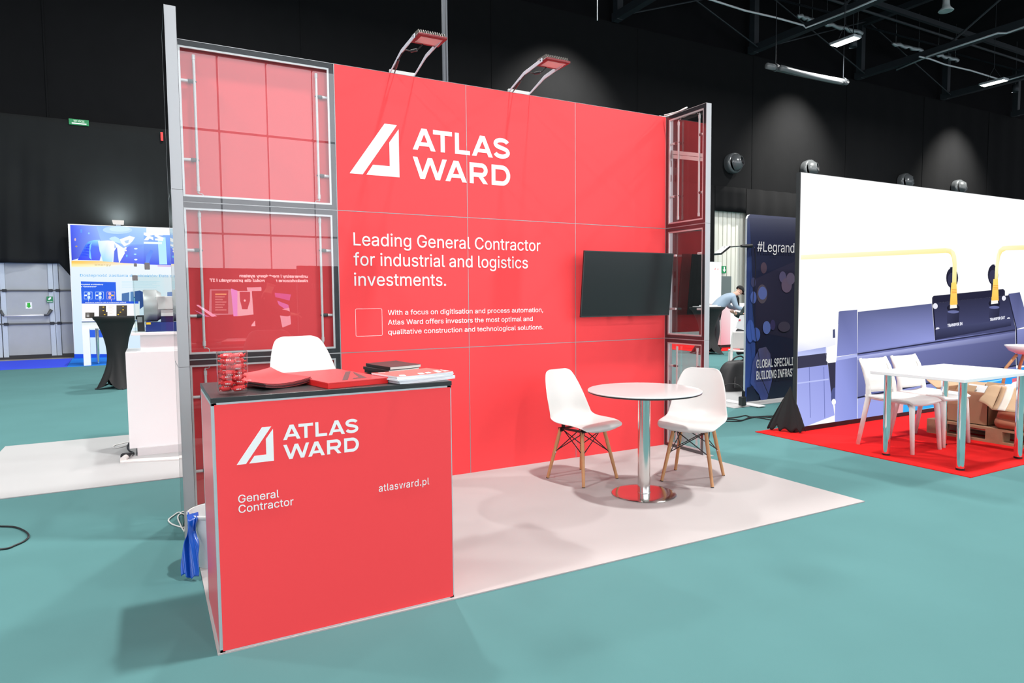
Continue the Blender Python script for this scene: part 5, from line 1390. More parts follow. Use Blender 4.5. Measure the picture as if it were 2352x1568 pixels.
def hand_chains(w, d, side, palm=0.085, curl=0.4, up=Vector((0, 0, 1))):
    """Skeleton of a hand from wrist w along direction d: five fingers, thumb leaving the side of the palm near its base."""
    d = d.normalized(); s = d.cross(up).normalized() * side; n = s.cross(d).normalized()
    V = []; E = []; R = []
    def put(p, r): V.append(tuple(p)); R.append(r); return len(V) - 1
    base = put(w, 0.020); mid = put(w + d * palm * 0.55, (0.034, 0.016)); E.append((base, mid))
    kn = put(w + d * palm, (0.036, 0.014)); E.append((mid, kn))
    for q, ln in ((-1.5, 0.062), (-0.5, 0.075), (0.5, 0.08), (1.5, 0.072)):
        r0 = put(w + d * palm * 1.06 + s * 0.019 * q, 0.0095); E.append((kn, r0))
        dd = d * math.cos(curl) - n * math.sin(curl)
        r1 = put(w + d * palm * 1.06 + s * 0.021 * q + dd * ln * 0.5, 0.0088); E.append((r0, r1))
        dd2 = d * math.cos(curl * 2) - n * math.sin(curl * 2)
        r2 = put(Vector(V[r1]) + dd2 * ln * 0.5, 0.0075); E.append((r1, r2))
    t0 = put(w + d * palm * 0.45 + s * 0.036, 0.011); E.append((mid, t0))
    t1 = put(w + d * palm * 0.8 + s * 0.055 - n * 0.012, 0.0095); E.append((t0, t1))
    t2 = put(w + d * palm * 1.05 + s * 0.052 - n * 0.024, 0.0085); E.append((t1, t2))
    return V, E, R

def person(label, loc, rz, J, mats, hat=None, scarf=False, hair=None, hold=None):
    """J: joints by name in local metres, the person facing +x. One continuous body, clothing as children."""
    t = thing('person', label, 'person', loc, rz)
    V = lambda k: Vector(J[k])
    names = ['pelvis', 'waist', 'chest', 'neck', 'head_low', 'head_mid', 'head_top', 'l_sh', 'l_el', 'l_wr', 'r_sh', 'r_el', 'r_wr', 'l_hip', 'l_kn', 'l_an', 'l_toe', 'r_hip', 'r_kn', 'r_an', 'r_toe']
    rad = [.12, .115, .125, .058, .070, .088, .066, .055, .042, .028, .055, .042, .028, .085, .058, .042, .032, .085, .058, .042, .032]
    E = [('pelvis', 'waist'), ('waist', 'chest'), ('chest', 'neck'), ('neck', 'head_low'), ('head_low', 'head_mid'), ('head_mid', 'head_top'),
         ('chest', 'l_sh'), ('l_sh', 'l_el'), ('l_el', 'l_wr'), ('chest', 'r_sh'), ('r_sh', 'r_el'), ('r_el', 'r_wr'),
         ('pelvis', 'l_hip'), ('l_hip', 'l_kn'), ('l_kn', 'l_an'), ('l_an', 'l_toe'), ('pelvis', 'r_hip'), ('r_hip', 'r_kn'), ('r_kn', 'r_an'), ('r_an', 'r_toe')]
    vs = [tuple(J[k]) for k in names]; es = [(names.index(a), names.index(b)) for a, b in E]; rs = list(rad)
    fw = (V('face') - V('head_mid')).normalized()
    for sd, wr, el in ((1, 'l_wr', 'l_el'), (-1, 'r_wr', 'r_el')):
        hv, he, hr = hand_chains(V(wr) + (V(wr) - V(el)).normalized() * 0.03, V(wr) - V(el), sd)
        k = len(vs); vs += hv; rs += hr; es += [(a + k, b + k) for a, b in he]; es.append((names.index(wr), k))
    nose = len(vs); vs += [tuple(V('head_mid') + fw * 0.086 + (V('head_low') - V('head_mid')) * 0.12), tuple(V('head_low') + fw * 0.055)]; rs += [0.016, 0.030]
    es += [(5, nose), (4, nose + 1)]
    skin('body', vs, es, rs, skin_m, t)
    up = (V('head_top') - V('head_low')).normalized(); sd = up.cross(fw).normalized()
    ey = MB()
    for s in (-1, 1):
        c = V('head_mid') + fw * 0.080 + sd * 0.032 * s + up * 0.012
        ey.lathe([(0.0, -0.011), (0.009, -0.006), (0.011, 0), (0.009, 0.006), (0.0, 0.011)], 10, tuple(c))
    obj('eyes', ey, mats['dark'], t, smooth=True)
    mo = MB(); c = V('head_mid') + fw * 0.082 - up * 0.045
    mo.tube([c - sd * 0.024, c + fw * 0.006, c + sd * 0.024], [0.004, 0.007, 0.004], 8)
    obj('mouth', mo, mat('lips', (0.45, 0.16, 0.14), 0.5) if 'lips' not in MATS else MATS['lips'], t, smooth=True)
    er = MB()
    for s in (-1, 1): er.lathe([(0.0, -0.03), (0.012, -0.02), (0.016, 0.0), (0.012, 0.02), (0.0, 0.03)], 10, tuple(V('head_mid') + sd * 0.086 * s - fw * 0.005))
    obj('ears', er, skin_m, t, smooth=True)
    jn = ['pelvis', 'waist', 'chest', 'collar', 'l_sh', 'l_el', 'l_cuff', 'r_sh', 'r_el', 'r_cuff']
    JJ = dict(J); JJ['collar'] = tuple(V('chest').lerp(V('neck'), 0.72)); JJ['l_cuff'] = tuple(V('l_el').lerp(V('l_wr'), 0.92)); JJ['r_cuff'] = tuple(V('r_el').lerp(V('r_wr'), 0.92))
    skin('jacket', [tuple(JJ[k]) for k in jn], [(0, 1), (1, 2), (2, 3), (2, 4), (4, 5), (5, 6), (2, 7), (7, 8), (8, 9)], [.172, .165, .178, .085, .088, .066, .052, .088, .066, .052], mats['jacket'], t)
    tn = ['pelvis', 'l_hip', 'l_kn', 'l_an', 'r_hip', 'r_kn', 'r_an']
    skin('trousers', [tuple(J[k]) for k in tn], [(0, 1), (1, 2), (2, 3), (0, 4), (4, 5), (5, 6)], [.155, .112, .080, .068, .112, .080, .068], mats['trousers'], t)
    for a, b in (('l_an', 'l_toe'), ('r_an', 'r_toe')):
        skin('shoe', [tuple(V(a) + Vector((-0.05, 0, -0.02))), tuple(V(a).lerp(V(b), 0.5)), tuple(V(b))], [(0, 1), (1, 2)], [.05, .048, .04], mats['dark'], t, 1)
    if hat:
        c = V('head_mid') + up * 0.035
        M3 = Matrix((sd, fw, up)).transposed()
        h = MB().lathe([(0.112, -0.01)] + [(0.112 * math.cos(g), 0.105 * math.sin(g)) for g in [0.16 * q for q in range(1, 10)]], 28, tuple(c), M3)
        hh = obj('cap', h, hat, t, smooth=True, solid=0.004)
        br = MB().grid(lambda a, b: c + M3 @ Vector(((a - 0.5) * 0.17, 0.085 + 0.085 * b - 0.25 * (a - 0.5) ** 2 * b, -0.008 - 0.015 * b - 0.10 * (a - 0.5) ** 2)), 12, 6)
        obj('brim', br, hat, hh, smooth=True, solid=0.005)
    if hair:
        c = V('head_mid') + up * 0.022 - fw * 0.012
        M3 = Matrix((sd, fw, up)).transposed()
        obj('hair', MB().lathe([(0.103, -0.03)] + [(0.103 * math.cos(g), 0.10 * math.sin(g)) for g in [0.16 * q for q in range(0, 10)]], 24, tuple(c), M3), hair, t, smooth=True, solid=0.006)
    if scarf:
        nk, ch = V('neck'), V('chest')
        skin('scarf', [tuple(nk + sd * 0.05 - fw * 0.02), tuple(nk + fw * 0.07 - up * 0.0), tuple(nk + fw * 0.10 + Vector((0, 0, -0.15))), tuple(nk + fw * 0.11 + Vector((0, 0, -0.36)))], [(0, 1), (1, 2), (2, 3)], [.085, .075, .06, .055], scarf_m, t, 1)
    return t
# the man leaning over the counter
pp = at(1652, 720, 1, 8.05)
J = {'pelvis': (-0.34, 0, 0.98), 'waist': (-0.22, 0, 1.14), 'chest': (0.06, 0, 1.38), 'neck': (0.24, 0, 1.46), 'head_low': (0.33, 0, 1.47), 'head_mid': (0.38, 0, 1.53), 'head_top': (0.41, 0, 1.62), 'face': (0.47, 0, 1.46),
     'l_sh': (0.10, 0.20, 1.36), 'l_el': (0.20, 0.24, 1.12), 'l_wr': (0.42, 0.16, 1.06), 'r_sh': (0.10, -0.20, 1.36), 'r_el': (0.17, -0.25, 1.10), 'r_wr': (0.40, -0.17, 1.06),
     'l_hip': (-0.34, 0.10, 0.94), 'l_kn': (-0.30, 0.11, 0.50), 'l_an': (-0.36, 0.11, 0.09), 'l_toe': (-0.18, 0.12, 0.045), 'r_hip': (-0.34, -0.10, 0.94), 'r_kn': (-0.28, -0.11, 0.50), 'r_an': (-0.34, -0.11, 0.09), 'r_toe': (-0.16, -0.12, 0.045)}
person('person in a grey blue jacket, black cap and scarf bending over the far counter', (pp.x + 0.02, 7.85, 0.0), -0.35, J, {'jacket': jacket_m, 'trousers': trouser_m, 'dark': scarf_m}, hat=scarf_m, scarf=True)
# someone behind the dark banner holding a leaflet
hp = at(1704, 722, 1, 3.9)
dark_top = mat('dark_green_top', (0.02, 0.035, 0.035), 0.8)
J2 = {'pelvis': (-0.02, 0, 0.52), 'waist': (-0.02, 0, 0.72), 'chest': (0.0, 0, 0.98), 'neck': (0.02, 0, 1.14), 'head_low': (0.04, 0, 1.20), 'head_mid': (0.05, 0, 1.28), 'head_top': (0.04, 0, 1.37), 'face': (0.16, 0, 1.26),
      'l_sh': (0.0, 0.19, 1.0), 'l_el': (0.18, 0.27, 0.74), 'l_wr': (0.45, 0.24, 0.80), 'r_sh': (0.0, -0.19, 1.0), 'r_el': (0.18, -0.27, 0.74), 'r_wr': (0.46, -0.16, 0.80),
      'l_hip': (0.0, 0.10, 0.50), 'l_kn': (0.34, 0.20, 0.47), 'l_an': (0.18, 0.20, 0.09), 'l_toe': (0.34, 0.21, 0.05), 'r_hip': (0.0, -0.10, 0.50), 'r_kn': (0.34, -0.20, 0.47), 'r_an': (0.18, -0.20, 0.09), 'r_toe': (0.34, -0.21, 0.05)}
pl = Vector((hp.x + 0.42, 3.9 + 0.16, 0.0))
person('seated person in dark clothes mostly hidden behind the dark banner, holding a leaflet', (hp.x + 0.62, 4.05, hp.z - 0.80 + 0.01), PI - 0.0, J2, {'jacket': dark_top, 'trousers': trouser_m, 'dark': scarf_m}, hair=scarf_m)
k0 = [at(1700, 724, 1, 3.84), at(1690, 753, 1, 3.84), at(1716, 760, 1, 3.84), at(1718, 722, 1, 3.84)]
t = solo('leaflet', 'pale leaflet with red marks held beside the dark banner', 'leaflet', MB().prism(k0, (0, 0.004, 0)), mat('grey_paper', (0.66, 0.68, 0.70), 0.6), tuple(k0[0]))
for u, v in ((1699, 735), (1711, 747)):
    c = at(u, v, 1, 3.835); obj('mark', MB().box(c.x - 0.02, c.x + 0.02, 3.833, 3.837, c.z - 0.015, c.z + 0.015), mat('mark_red', (0.6, 0.03, 0.06), 0.5) if 'mark_red' not in MATS else MATS['mark_red'], t, world=True)
t = thing('stool_seat', 'white stool under the seated person behind the banner', 'stool', (hp.x + 0.64, 4.05, 0))
obj('seat', MB().box(hp.x + 0.42, hp.x + 0.86, 3.85, 4.25, 0.28 + hp.z - 0.80, 0.33 + hp.z - 0.80), white_matte, t, world=True)
for a in (0.45, 0.83):
    for b in (3.88, 4.22): obj('leg', MB().box(hp.x + a - 0.015, hp.x + a + 0.015, b - 0.015, b + 0.015, 0.0, 0.28 + hp.z - 0.80), white_matte, t, world=True)

# ================================================================ left: white counter with machine, backlit wall, desk
t = thing('white_counter', 'white counter with raised back part, left of the red stand', 'counter', (0.2, 2.35, 0.0066))
X0, XR, YF = -0.372, 1.15, 2.05
obj('body', MB().box(X0, XR, YF, YF + 0.62, 0.075, 0.930), white_matte, t, world=True, bevel=0.002)
obj('plinth', MB().box(X0 + 0.06, XR - 0.06, YF - 0.02, YF + 0.58, 0.0066, 0.075), mat('plinth_grey', (0.62, 0.63, 0.64), 0.5), t, world=True)
obj('riser', MB().box(-0.255, XR, YF + 0.14, YF + 0.60, 0.930, 1.075), white_matte, t, world=True, bevel=0.002)
obj('top', MB().box(-0.325, XR + 0.03, YF + 0.08, YF + 0.64, 1.075, 1.098), white_matte, t, world=True, bevel=0.002)
solo('white_bar', 'white glossy bar lying on the white carpet before the white counter', 'bar', MB().hexa([tuple(at(u, v, 2, 0.0068)) for u, v in ((276, 1064), (445, 1055), (445, 1049), (276, 1058))], [tuple(at(u, v, 2, 0.0068) + Vector((0, 0, 0.012))) for u, v in ((276, 1064), (445, 1055), (445, 1049), (276, 1058))]), white_plastic, tuple(at(350, 1058, 2, 0)))
t = thing('plug', 'black plug and white socket lying beside the white counter', 'plug', tuple(at(290, 1048, 2, 0.007)))
p0, p1 = at(284, 1048, 2, 0.03), at(300, 1042, 2, 0.03)
obj('body', MB().tube([p0, p0.lerp(p1, 0.4), p1], [0.03, 0.026, 0.012], 10), black, t, world=True, smooth=PI / 4)
obj('socket', MB().tube([at(283, 1055, 2, 0.025), at(289, 1050, 2, 0.025)], 0.025, 12), white_plastic, t, world=True)
obj('cable', MB().tube(catmull([tuple(p1), tuple(at(306, 1039, 2, 0.012)), tuple(at(298, 1036, 2, 0.012)), tuple(at(293, 1028, 2, 0.012)), tuple(at(296, 1018, 2, 0.012))], 24), 0.008, 6), black, t, world=True, smooth=True)
obj('cable', MB().tube(catmull([tuple(at(297, 1014, 2, 0.012)), tuple(at(280, 1018, 2, 0.012)), tuple(at(262, 1023, 2, 0.012)), tuple(at(262, 1029, 2, 0.012)), tuple(at(280, 1026, 2, 0.012)), tuple(at(296, 1021, 2, 0.012))], 24), 0.005, 6), white_plastic, t, world=True, smooth=True)
# machine
mach_blue = mat('machine_blue', (0.008, 0.03, 0.20), 0.35)
mach_grey = mat('machine_grey', (0.45, 0.46, 0.47), 0.4, metal=0.4)
YM = 2.30
def MP(u, v, y=YM): return at(u, v, 1, y)
a, b = MP(335, 764), MP(420, 742)
t = thing('machine', 'blue and grey blower machine under glass on the white counter', 'machine', (a.x + 0.2, YM, 1.098))
z0 = 1.0985
bs = obj('base', MB().box(a.x, a.x + 0.72, YM - 0.01, YM + 0.28, z0, z0 + 0.085), mach_blue, t, world=True, bevel=0.003)
obj('rail', MB().box(a.x + 0.13, a.x + 0.70, YM + 0.08, YM + 0.24, z0 + 0.085, z0 + 0.150), mach_blue, t, world=True, bevel=0.003)
obj('lettering', text_mb(MB(), 'n', a.x + 0.335, a.x + 0.365, z0 + 0.030, 0.032, (0, YM - 0.0112, 0), AX, AZ, 0.04), white_vinyl, bs, world=True, normals=False)
obj('bracket', MB().box(a.x + 0.005, a.x + 0.045, YM - 0.013, YM + 0.02, z0 + 0.06, z0 + 0.10), mach_blue, t, world=True)
obj('warning_sticker', MB().box(a.x + 0.007, a.x + 0.043, YM - 0.0145, YM - 0.013, z0 + 0.068, z0 + 0.088), mat('warning_yellow', (0.85, 0.55, 0.03), 0.4), t, world=True)
Ry = Matrix.Rotation(PI / 2, 3, 'Y')
zc = z0 + 0.085 + 0.155
obj('blower_drum', MB().lathe([(0.0, -0.02), (0.145, -0.02), (0.150, -0.012), (0.150, 0.09), (0.140, 0.10), (0.12, 0.13), (0.0, 0.13)], 40, (a.x + 0.01, YM + 0.16, zc), Ry), mach_grey, t, world=True, smooth=PI / 5)
obj('motor', MB().lathe([(0.0, 0.0), (0.10, 0.0), (0.105, 0.02), (0.105, 0.50), (0.0, 0.5)], 32, (a.x + 0.14, YM + 0.16, zc - 0.02), Ry), mach_grey, t, world=True, smooth=PI / 5)
q0, q1 = MP(358, 708), MP(400, 680)
obj('terminal_box', MB().box(q0.x, q0.x + 0.42, YM + 0.02, YM + 0.24, q0.z - 0.01, q1.z), mat('machine_pale', (0.60, 0.61, 0.61), 0.45), t, world=True, bevel=0.004)
obj('terminal_box', MB().box(q0.x + 0.04, q0.x + 0.42, YM + 0.04, YM + 0.22, q0.z - 0.075, q0.z - 0.012), mat('machine_white', (0.72, 0.73, 0.73), 0.45), t, world=True, bevel=0.004)
t2 = thing('machine', 'dark boxy device behind the blue machine on the white counter', 'machine', (-0.19, YM + 0.2, 1.098))
obj('case', MB().box(-0.275, -0.215, YM + 0.16, YM + 0.30, z0, z0 + 0.15), black_satin, t2, world=True, bevel=0.004)
obj('label', MB().box(-0.272, -0.232, YM + 0.157, YM + 0.16, z0 + 0.085, z0 + 0.135), mat('grey_label', (0.40, 0.41, 0.42), 0.4), t2, world=True)
# glass case with clamps
t = thing('glass_case', 'clear glass case with grey clamps over the blue machine', 'glass case', (0.3, 2.35, 1.098))
g0 = -0.295
obj('pane', MB().box(g0, XR, YF + 0.10, YF + 0.106, 1.0985, 1.62), glass, t, world=True)
obj('pane', MB().box(g0, g0 + 0.006, YF + 0.108, YF + 0.62, 1.0985, 1.62), glass, t, world=True)
obj('pane', MB().box(g0, XR, YF + 0.622, YF + 0.628, 1.0985, 1.62), glass, t, world=True)
clampm = mat('clamp_grey', (0.17, 0.175, 0.18), 0.4)
for (u, v, w, h) in ((338, 611, 9, 13), (310, 638, 9, 10), (311, 608, 5, 6), (400, 610, 9, 12)):
    q = at(u, v, 1, YF + 0.095); kk = 0.0047
    obj('clamp', MB().box(q.x - w * kk / 2, q.x + w * kk / 2, YF + 0.088, YF + 0.112, q.z - h * kk / 2, q.z + h * kk / 2), clampm, t, world=True, bevel=0.003)

# cocktail table in the middle
cq = at(262, 876, 2, 0)
cocktail('black covered cocktail table left of the white counter', -0.63, 7.72, 0.20, 1.145, 0.315)

# backlit wall
YL = 15.0
LX0, LX1, LZ1 = -1.79, 1.3, 3.30
t = thing('backlit_wall', 'bright backlit wall with a blue photo and energy diagrams', 'display wall', (-0.3, YL, 0))
obj('frame', MB().box(LX0 - 0.01, LX1, YL + 0.002, YL + 0.12, 0.0068, LZ1 + 0.01), alu_light, t, world=True)
la = MB(); LL = [0]
def LH(pts, cols):
    LL[0] += 1
    if not isinstance(cols[0], (tuple, list)): cols = [cols] * len(pts)
    P = [at(u, v, 1, YL) for u, v in pts]
    P, cols = clip_poly([(p.x, p.z) for p in P], cols, (LX0, LX1, 0.0, LZ1))
    if P: la.shade([(a, YL - 0.0015 * LL[0], b) for a, b in P], cols)
def XC(x, y): return (160 + x / 13.06, 500 + y / 13.06)     # fine crop of the photo header
la.shade([(LX0, YL, 0), (LX1, YL, 0), (LX1, YL, LZ1), (LX0, YL, LZ1)], [(205, 232, 255), (222, 240, 255), Wt, (245, 252, 255)])
LH([XC(15, 210), XC(1300, 255), XC(1300, 900), XC(60, 1280)], [(80, 100, 250), (190, 225, 255), (170, 205, 255), (70, 80, 220)])
LH([XC(800, 240), XC(2300, 300), XC(2300, 900), XC(1000, 900)], [(160, 200, 255), (190, 225, 255), (150, 190, 255), (170, 205, 255)])
LH([XC(1850, 780), XC(2300, 800), XC(2350, 1390), XC(1500, 1350), XC(1700, 900)], [(150, 190, 255), (140, 180, 255), (95, 110, 250), (95, 105, 245), (120, 140, 250)])
LH([(330, 540), (420, 540), (425, 610), (330, 607)], [(150, 195, 255), (130, 175, 255), (90, 110, 240), (85, 100, 240)])
LH([(362, 545), (380, 545), (384, 607), (366, 607)], [(190, 240, 255)] * 4)
LH([(336, 587), (346, 573), (352, 576), (342, 604), (334, 604)], (110, 150, 250))
# glow and figure
LH(ell(270, 528, 34, 9), (196, 228, 255)); LH(ell(275, 526, 24, 6), (214, 242, 255))
LH([XC(240, 1270), XC(470, 820), XC(560, 720), XC(720, 670), XC(900, 660), XC(1000, 900), XC(900, 1280)], [(60, 70, 250), (80, 130, 255), (120, 200, 255), (150, 225, 255), (190, 240, 255), (110, 130, 255), (100, 110, 250)])
for k in range(5): LH([XC(330 + 52 * (4 - k), 1100 - 0 + 0 * k - 75 * (4 - k)), XC(420 + 50 * (4 - k), 1080 - 75 * (4 - k)), XC(560 + 30 * (4 - k), 1130 - 80 * (4 - k)), XC(540 + 30 * (4 - k), 1160 - 80 * (4 - k)), XC(330 + 50 * (4 - k), 1140 - 75 * (4 - k))], (62, 92, 250))
LH([XC(600, 820), XC(680, 720), XC(620, 980), XC(660, 1260), XC(590, 1200)], (140, 215, 255))
LH([XC(850, 700), XC(1150, 680), XC(1360, 700), XC(1330, 1000), XC(1280, 1330), XC(1000, 1310), XC(900, 1000)], [(225, 250, 255), (255, 255, 255), (255, 255, 255), (255, 255, 255), (190, 235, 255), (150, 220, 255), (210, 245, 255)])
LH([XC(1330, 720), XC(1450, 800), XC(1600, 900), XC(1660, 1060), XC(1500, 1340), XC(1470, 1340), XC(1440, 1000)], (250, 255, 255))
LH([XC(1340, 1000), XC(1420, 880), XC(1450, 1150), XC(1480, 1340), XC(1310, 1340)], (105, 125, 240))
LH([XC(1180, 640), XC(1240, 590), XC(1360, 560), XC(1480, 620), XC(1560, 780), XC(1400, 740), XC(1300, 700)], (205, 240, 255))
LH([XC(1500, 650), XC(1800, 540), XC(1960, 590), XC(1900, 690), XC(1800, 790), XC(1640, 860), XC(1560, 780)], (250, 255, 255))
LH([XC(1640, 700), XC(1780, 660), XC(1760, 760), XC(1690, 770)], (185, 215, 250))
for (cx, cy, rx, ry, c) in ((1680, 905, 30, 32, (255, 250, 245)), (1685, 980, 28, 28, (255, 246, 240)), (1715, 1140, 22, 36, (130, 215, 255)), (170, 655, 26, 45, (225, 190, 200)), (205, 860, 34, 26, (180, 160, 130)), (1985, 930, 55, 22, (240, 255, 255)), (1965, 1095, 40, 22, (180, 235, 255)), (1985, 1255, 50, 26, (240, 255, 255)), (355, 375, 34, 30, (110, 165, 255)), (355, 430, 34, 20, (110, 165, 255)), (580, 470, 26, 30, (160, 215, 255))):
    cc = XC(cx, cy); LH(ell(cc[0], cc[1], rx / 13.06, ry / 13.06, 0, 12), c)
LH([XC(60, 1290), XC(900, 1300), XC(1900, 1380), XC(1900, 1430), XC(1000, 1420), XC(60, 1375)], [(255, 196, 96), (255, 214, 130), (255, 240, 215), (255, 250, 240), (255, 246, 200), (255, 214, 110)])
LH([XC(60, 1370), XC(1000, 1415), XC(1500, 1440), XC(900, 1480), XC(60, 1470)], [(255, 226, 130), (255, 246, 200), (255, 252, 240), (255, 252, 225), (255, 245, 190)])
LH([(362, 609), (428, 611), (428, 614), (362, 612)], (220, 190, 235))
# text bars of the company mark (cut off in the photograph)
LH([(330, 534), (352, 535), (352, 540), (344, 542), (352, 545), (352, 552), (344, 548), (340, 552), (330, 552), (338, 543), (330, 540)], Wt)
LH([(355, 537), (362, 535), (374, 536), (374, 541), (363, 541), (376, 546), (374, 554), (356, 552), (356, 548), (366, 548), (355, 543)], Wt)
LH([(330, 555), (372, 556), (372, 561), (330, 560)], (240, 252, 255))
# blue panel with three diagrams
LH([(186, 646), (266, 648), (268, 692), (188, 692)], [(52, 104, 236)] * 4)
LH([(188, 690), (318, 691), (318, 697), (188, 697)], (52, 96, 226))
for k, cc in enumerate(((210, 238, 255), (210, 238, 255), (232, 190, 205))):
    u0 = 193.5 + 26 * k
    for q in ((u0, 670, u0 + 19, 671), (u0, 686, u0 + 19, 687), (u0, 670, u0 + 0.8, 687), (u0 + 18.2, 670, u0 + 19, 687), (u0 + 10, 687, u0 + 11, 692)):
        LH([(q[0], q[1]), (q[2], q[1]), (q[2], q[3]), (q[0], q[3])], cc)
    LH(ell(u0 + 11 - (4 if k == 2 else 0), 674.5, 3.6, 3.6, 0, 10), cc); LH(ell(u0 + 11 - (4 if k == 2 else 0), 682.5, 3.6, 3.6, 0, 10), cc)
    LH([(u0 + (1 if k < 2 else 10), 676.5), (u0 + (7 if k < 2 else 16), 676.5), (u0 + (7 if k < 2 else 16), 680), (u0 + (1 if k < 2 else 10), 680)], (250, 254, 255) if k < 2 else (255, 205, 70))
# racks
LH([(280, 674), (297, 671), (297, 692), (280, 692)], (84, 122, 178)); LH([(300, 670), (312, 669), (312, 692), (300, 692)], (96, 140, 190)); LH([(308, 669), (321, 667), (321, 692), (308, 692)], (66, 98, 160)); LH([(321, 667), (330, 671), (330, 703), (321, 710)], (60, 88, 150))
LH([(297, 671), (300, 670.5), (300, 692), (297, 692)], (196, 228, 250))
LH([(384, 671), (396, 670), (396, 690), (384, 688)], (120, 152, 205)); LH([(402, 647), (440, 648), (440, 693), (404, 693)], (60, 100, 225))
LH([(337, 681), (353, 681), (353, 684), (337, 684)], (70, 130, 160)); LH([(337, 684), (353, 684), (353, 695), (337, 695)], (150, 230, 250))
for k in range(5): LH([(280, 646 + 3.2 * k), (368 - 9 * (k % 3), 646.4 + 3.2 * k), (368 - 9 * (k % 3), 647.4 + 3.2 * k), (280, 647 + 3.2 * k)], (205, 236, 250))
# lower pale board with the small devices
LH([(189, 697), (320, 698), (321, 733), (190, 733)], (252, 250, 252))
for (u0, v0, u1, v1) in ((197, 717.5, 217.5, 730), (228, 702, 244, 726), (243, 716, 247.5, 726), (268, 701, 292, 725.5)):
    LH([(u0, v0), (u1, v0), (u1, v1), (u0, v1)], [(98, 92, 88), (84, 80, 76), (66, 62, 58), (76, 72, 68)])
for (u, v) in ((238, 705), (238, 713), (241, 722), (283, 704), (283, 711), (277, 716.5), (272, 722)): LH(ell(u, v, 2.0, 1.1, 0, 8), (255, 210, 70))
for k in range(6): LH([(250, 702 + 3.4 * k), (262 - 3 * (k % 2), 702 + 3.4 * k), (262 - 3 * (k % 2), 703 + 3.4 * k), (250, 703 + 3.4 * k)], (240, 232, 216))
for k in range(3): LH([(200, 720 + 3 * k), (206, 720 + 3 * k), (206, 721.2 + 3 * k), (200, 721.2 + 3 * k)], (225, 225, 225))
LH([(172, 812), (440, 812), (440, 821), (172, 822)], (40, 84, 225))
LH([(196, 757), (240, 757), (240, 774), (200, 774)], (58, 104, 232))
obj('picture', la, art_mat('backlit_picture', 0.92), t, world=True)
lt = MB()
def lit_text(body, u0, v0, u1, cap, bold, col):
    a, b = at(u0, v0, 1, YL), at(u1, v0, 1, YL)
    text_mb(lt, body, a.x, b.x, a.z, cap, (0, YL - 0.16, 0), AX, AZ, bold, 1.0, col)
lit_text('energy', 218.5, 610.5, 256, 0.045, 0.0, (190, 170, 110))
lit_text('Dostępność zasilania dla obiektów Data center', 185, 635.5, 420, 0.066, 0.01, (140, 196, 240))
lit_text('Przykład architektury', 187, 654.5, 238, 0.026, 0.03, (240, 250, 255))
lit_text('z "catcherami"', 187, 659.5, 223, 0.026, 0.03, (240, 250, 255))
lit_text('Modułowe zasilacze UPS do krytycznych aplikacji', 197, 695.7, 290, 0.022, 0.03, (235, 245, 255))
obj('lettering', lt, MATS['backlit_picture'], t, world=True)
# small flood lamp on its top
t = thing('flood_light', 'small white flood light on top of the backlit wall', 'lamp', (-0.72, 14.9, 3.31))
obj('head', MB().hexa([(-0.84, 14.80, 3.335), (-0.61, 14.80, 3.335), (-0.61, 14.95, 3.335), (-0.84, 14.95, 3.335)], [(-0.86, 14.80, 3.43), (-0.60, 14.80, 3.43), (-0.60, 14.95, 3.43), (-0.86, 14.95, 3.43)]), emit_mat('flood_white', (250, 245, 240), 0.75), t, world=True, bevel=0.005)
obj('bracket', MB().box(-0.78, -0.68, 14.93, 15.10, 3.311, 3.336), white_matte, t, world=True)
light('flood_wash', 'AREA', (-0.72, 14.98, 3.47), 30, 0.25, (-0.7, 15.36, 4.2), (0.9, 1.0, 1.0), t)

# white high desk
t = thing('high_desk', 'white high desk on square and steel legs before the backlit wall', 'desk', (-0.9, 12.7, 0.0066))
obj('desktop', MB().box(-1.43, -0.1, 12.46, 13.1, 0.955, 1.0), white_matte, t, world=True)
obj('edge', MB().box(-1.432, -0.1, 12.452, 12.46, 0.955, 0.97), mat('edge_navy', (0.02, 0.06, 0.22), 0.4), t, world=True)
obj('apron', MB().box(-1.43, -0.1, 12.47, 13.09, 0.81, 0.955), white_matte, t, world=True)
obj('side_leg', MB().box(-1.43, -1.30, 12.46, 12.60, 0.0066, 0.81), white_matte, t, world=True)
for (a, b) in ((-1.18, 12.85), (-0.20, 12.85)):
    obj('leg', MB().lathe([(0.032, 0.0066), (0.032, 0.81)], 20, (a, b, 0)), chrome, t, world=True, smooth=True)

# ================================================================ behind the camera: the stand mirrored in the clear modules
YR = -10.0
t = thing('backlit_wall', 'dark stand wall with lit product pictures, mirrored in the clear modules', 'display wall', (1.5, YR, 0))
obj('frame', MB().box(-1.6, 2.64, YR - 0.12, YR - 0.004, 0.0, 2.05), black, t, world=True)
ra = MB(); RL = [0]
def RP(u, v):
    p = at(u, v, 1, -YR); return Vector((p.x, YR + 0.002 * RL[0], p.z))
def RH(pts, cols): RL[0] += 1; ra.shade([RP(*p) for p in pts], cols)
RH([(482, 664), (532, 664), (538, 722), (480, 724)], (150, 150, 160)); RH([(486, 667), (524, 667), (524, 720), (486, 720)], (52, 46, 50))
for k in range(7): RH([(494, 674 + 6 * k), (520 - 4 * (k % 3), 674 + 6 * k), (520 - 4 * (k % 3), 677 + 6 * k), (494, 677 + 6 * k)], (214, 190, 120) if k == 0 else (150, 136, 132))
RH([(530, 662), (546, 668), (546, 726), (536, 726)], (196, 170, 255))
RH([(545, 668), (578, 668), (582, 722), (545, 726)], (214, 214, 224)); RH([(550, 670), (574, 670), (574, 690), (568, 710), (556, 710), (551, 690)], (60, 44, 54)); RH(ell(562, 690, 2.5, 2.5), (250, 235, 240))
RH([(566, 660), (600, 659), (600, 668), (568, 668)], (214, 200, 214))
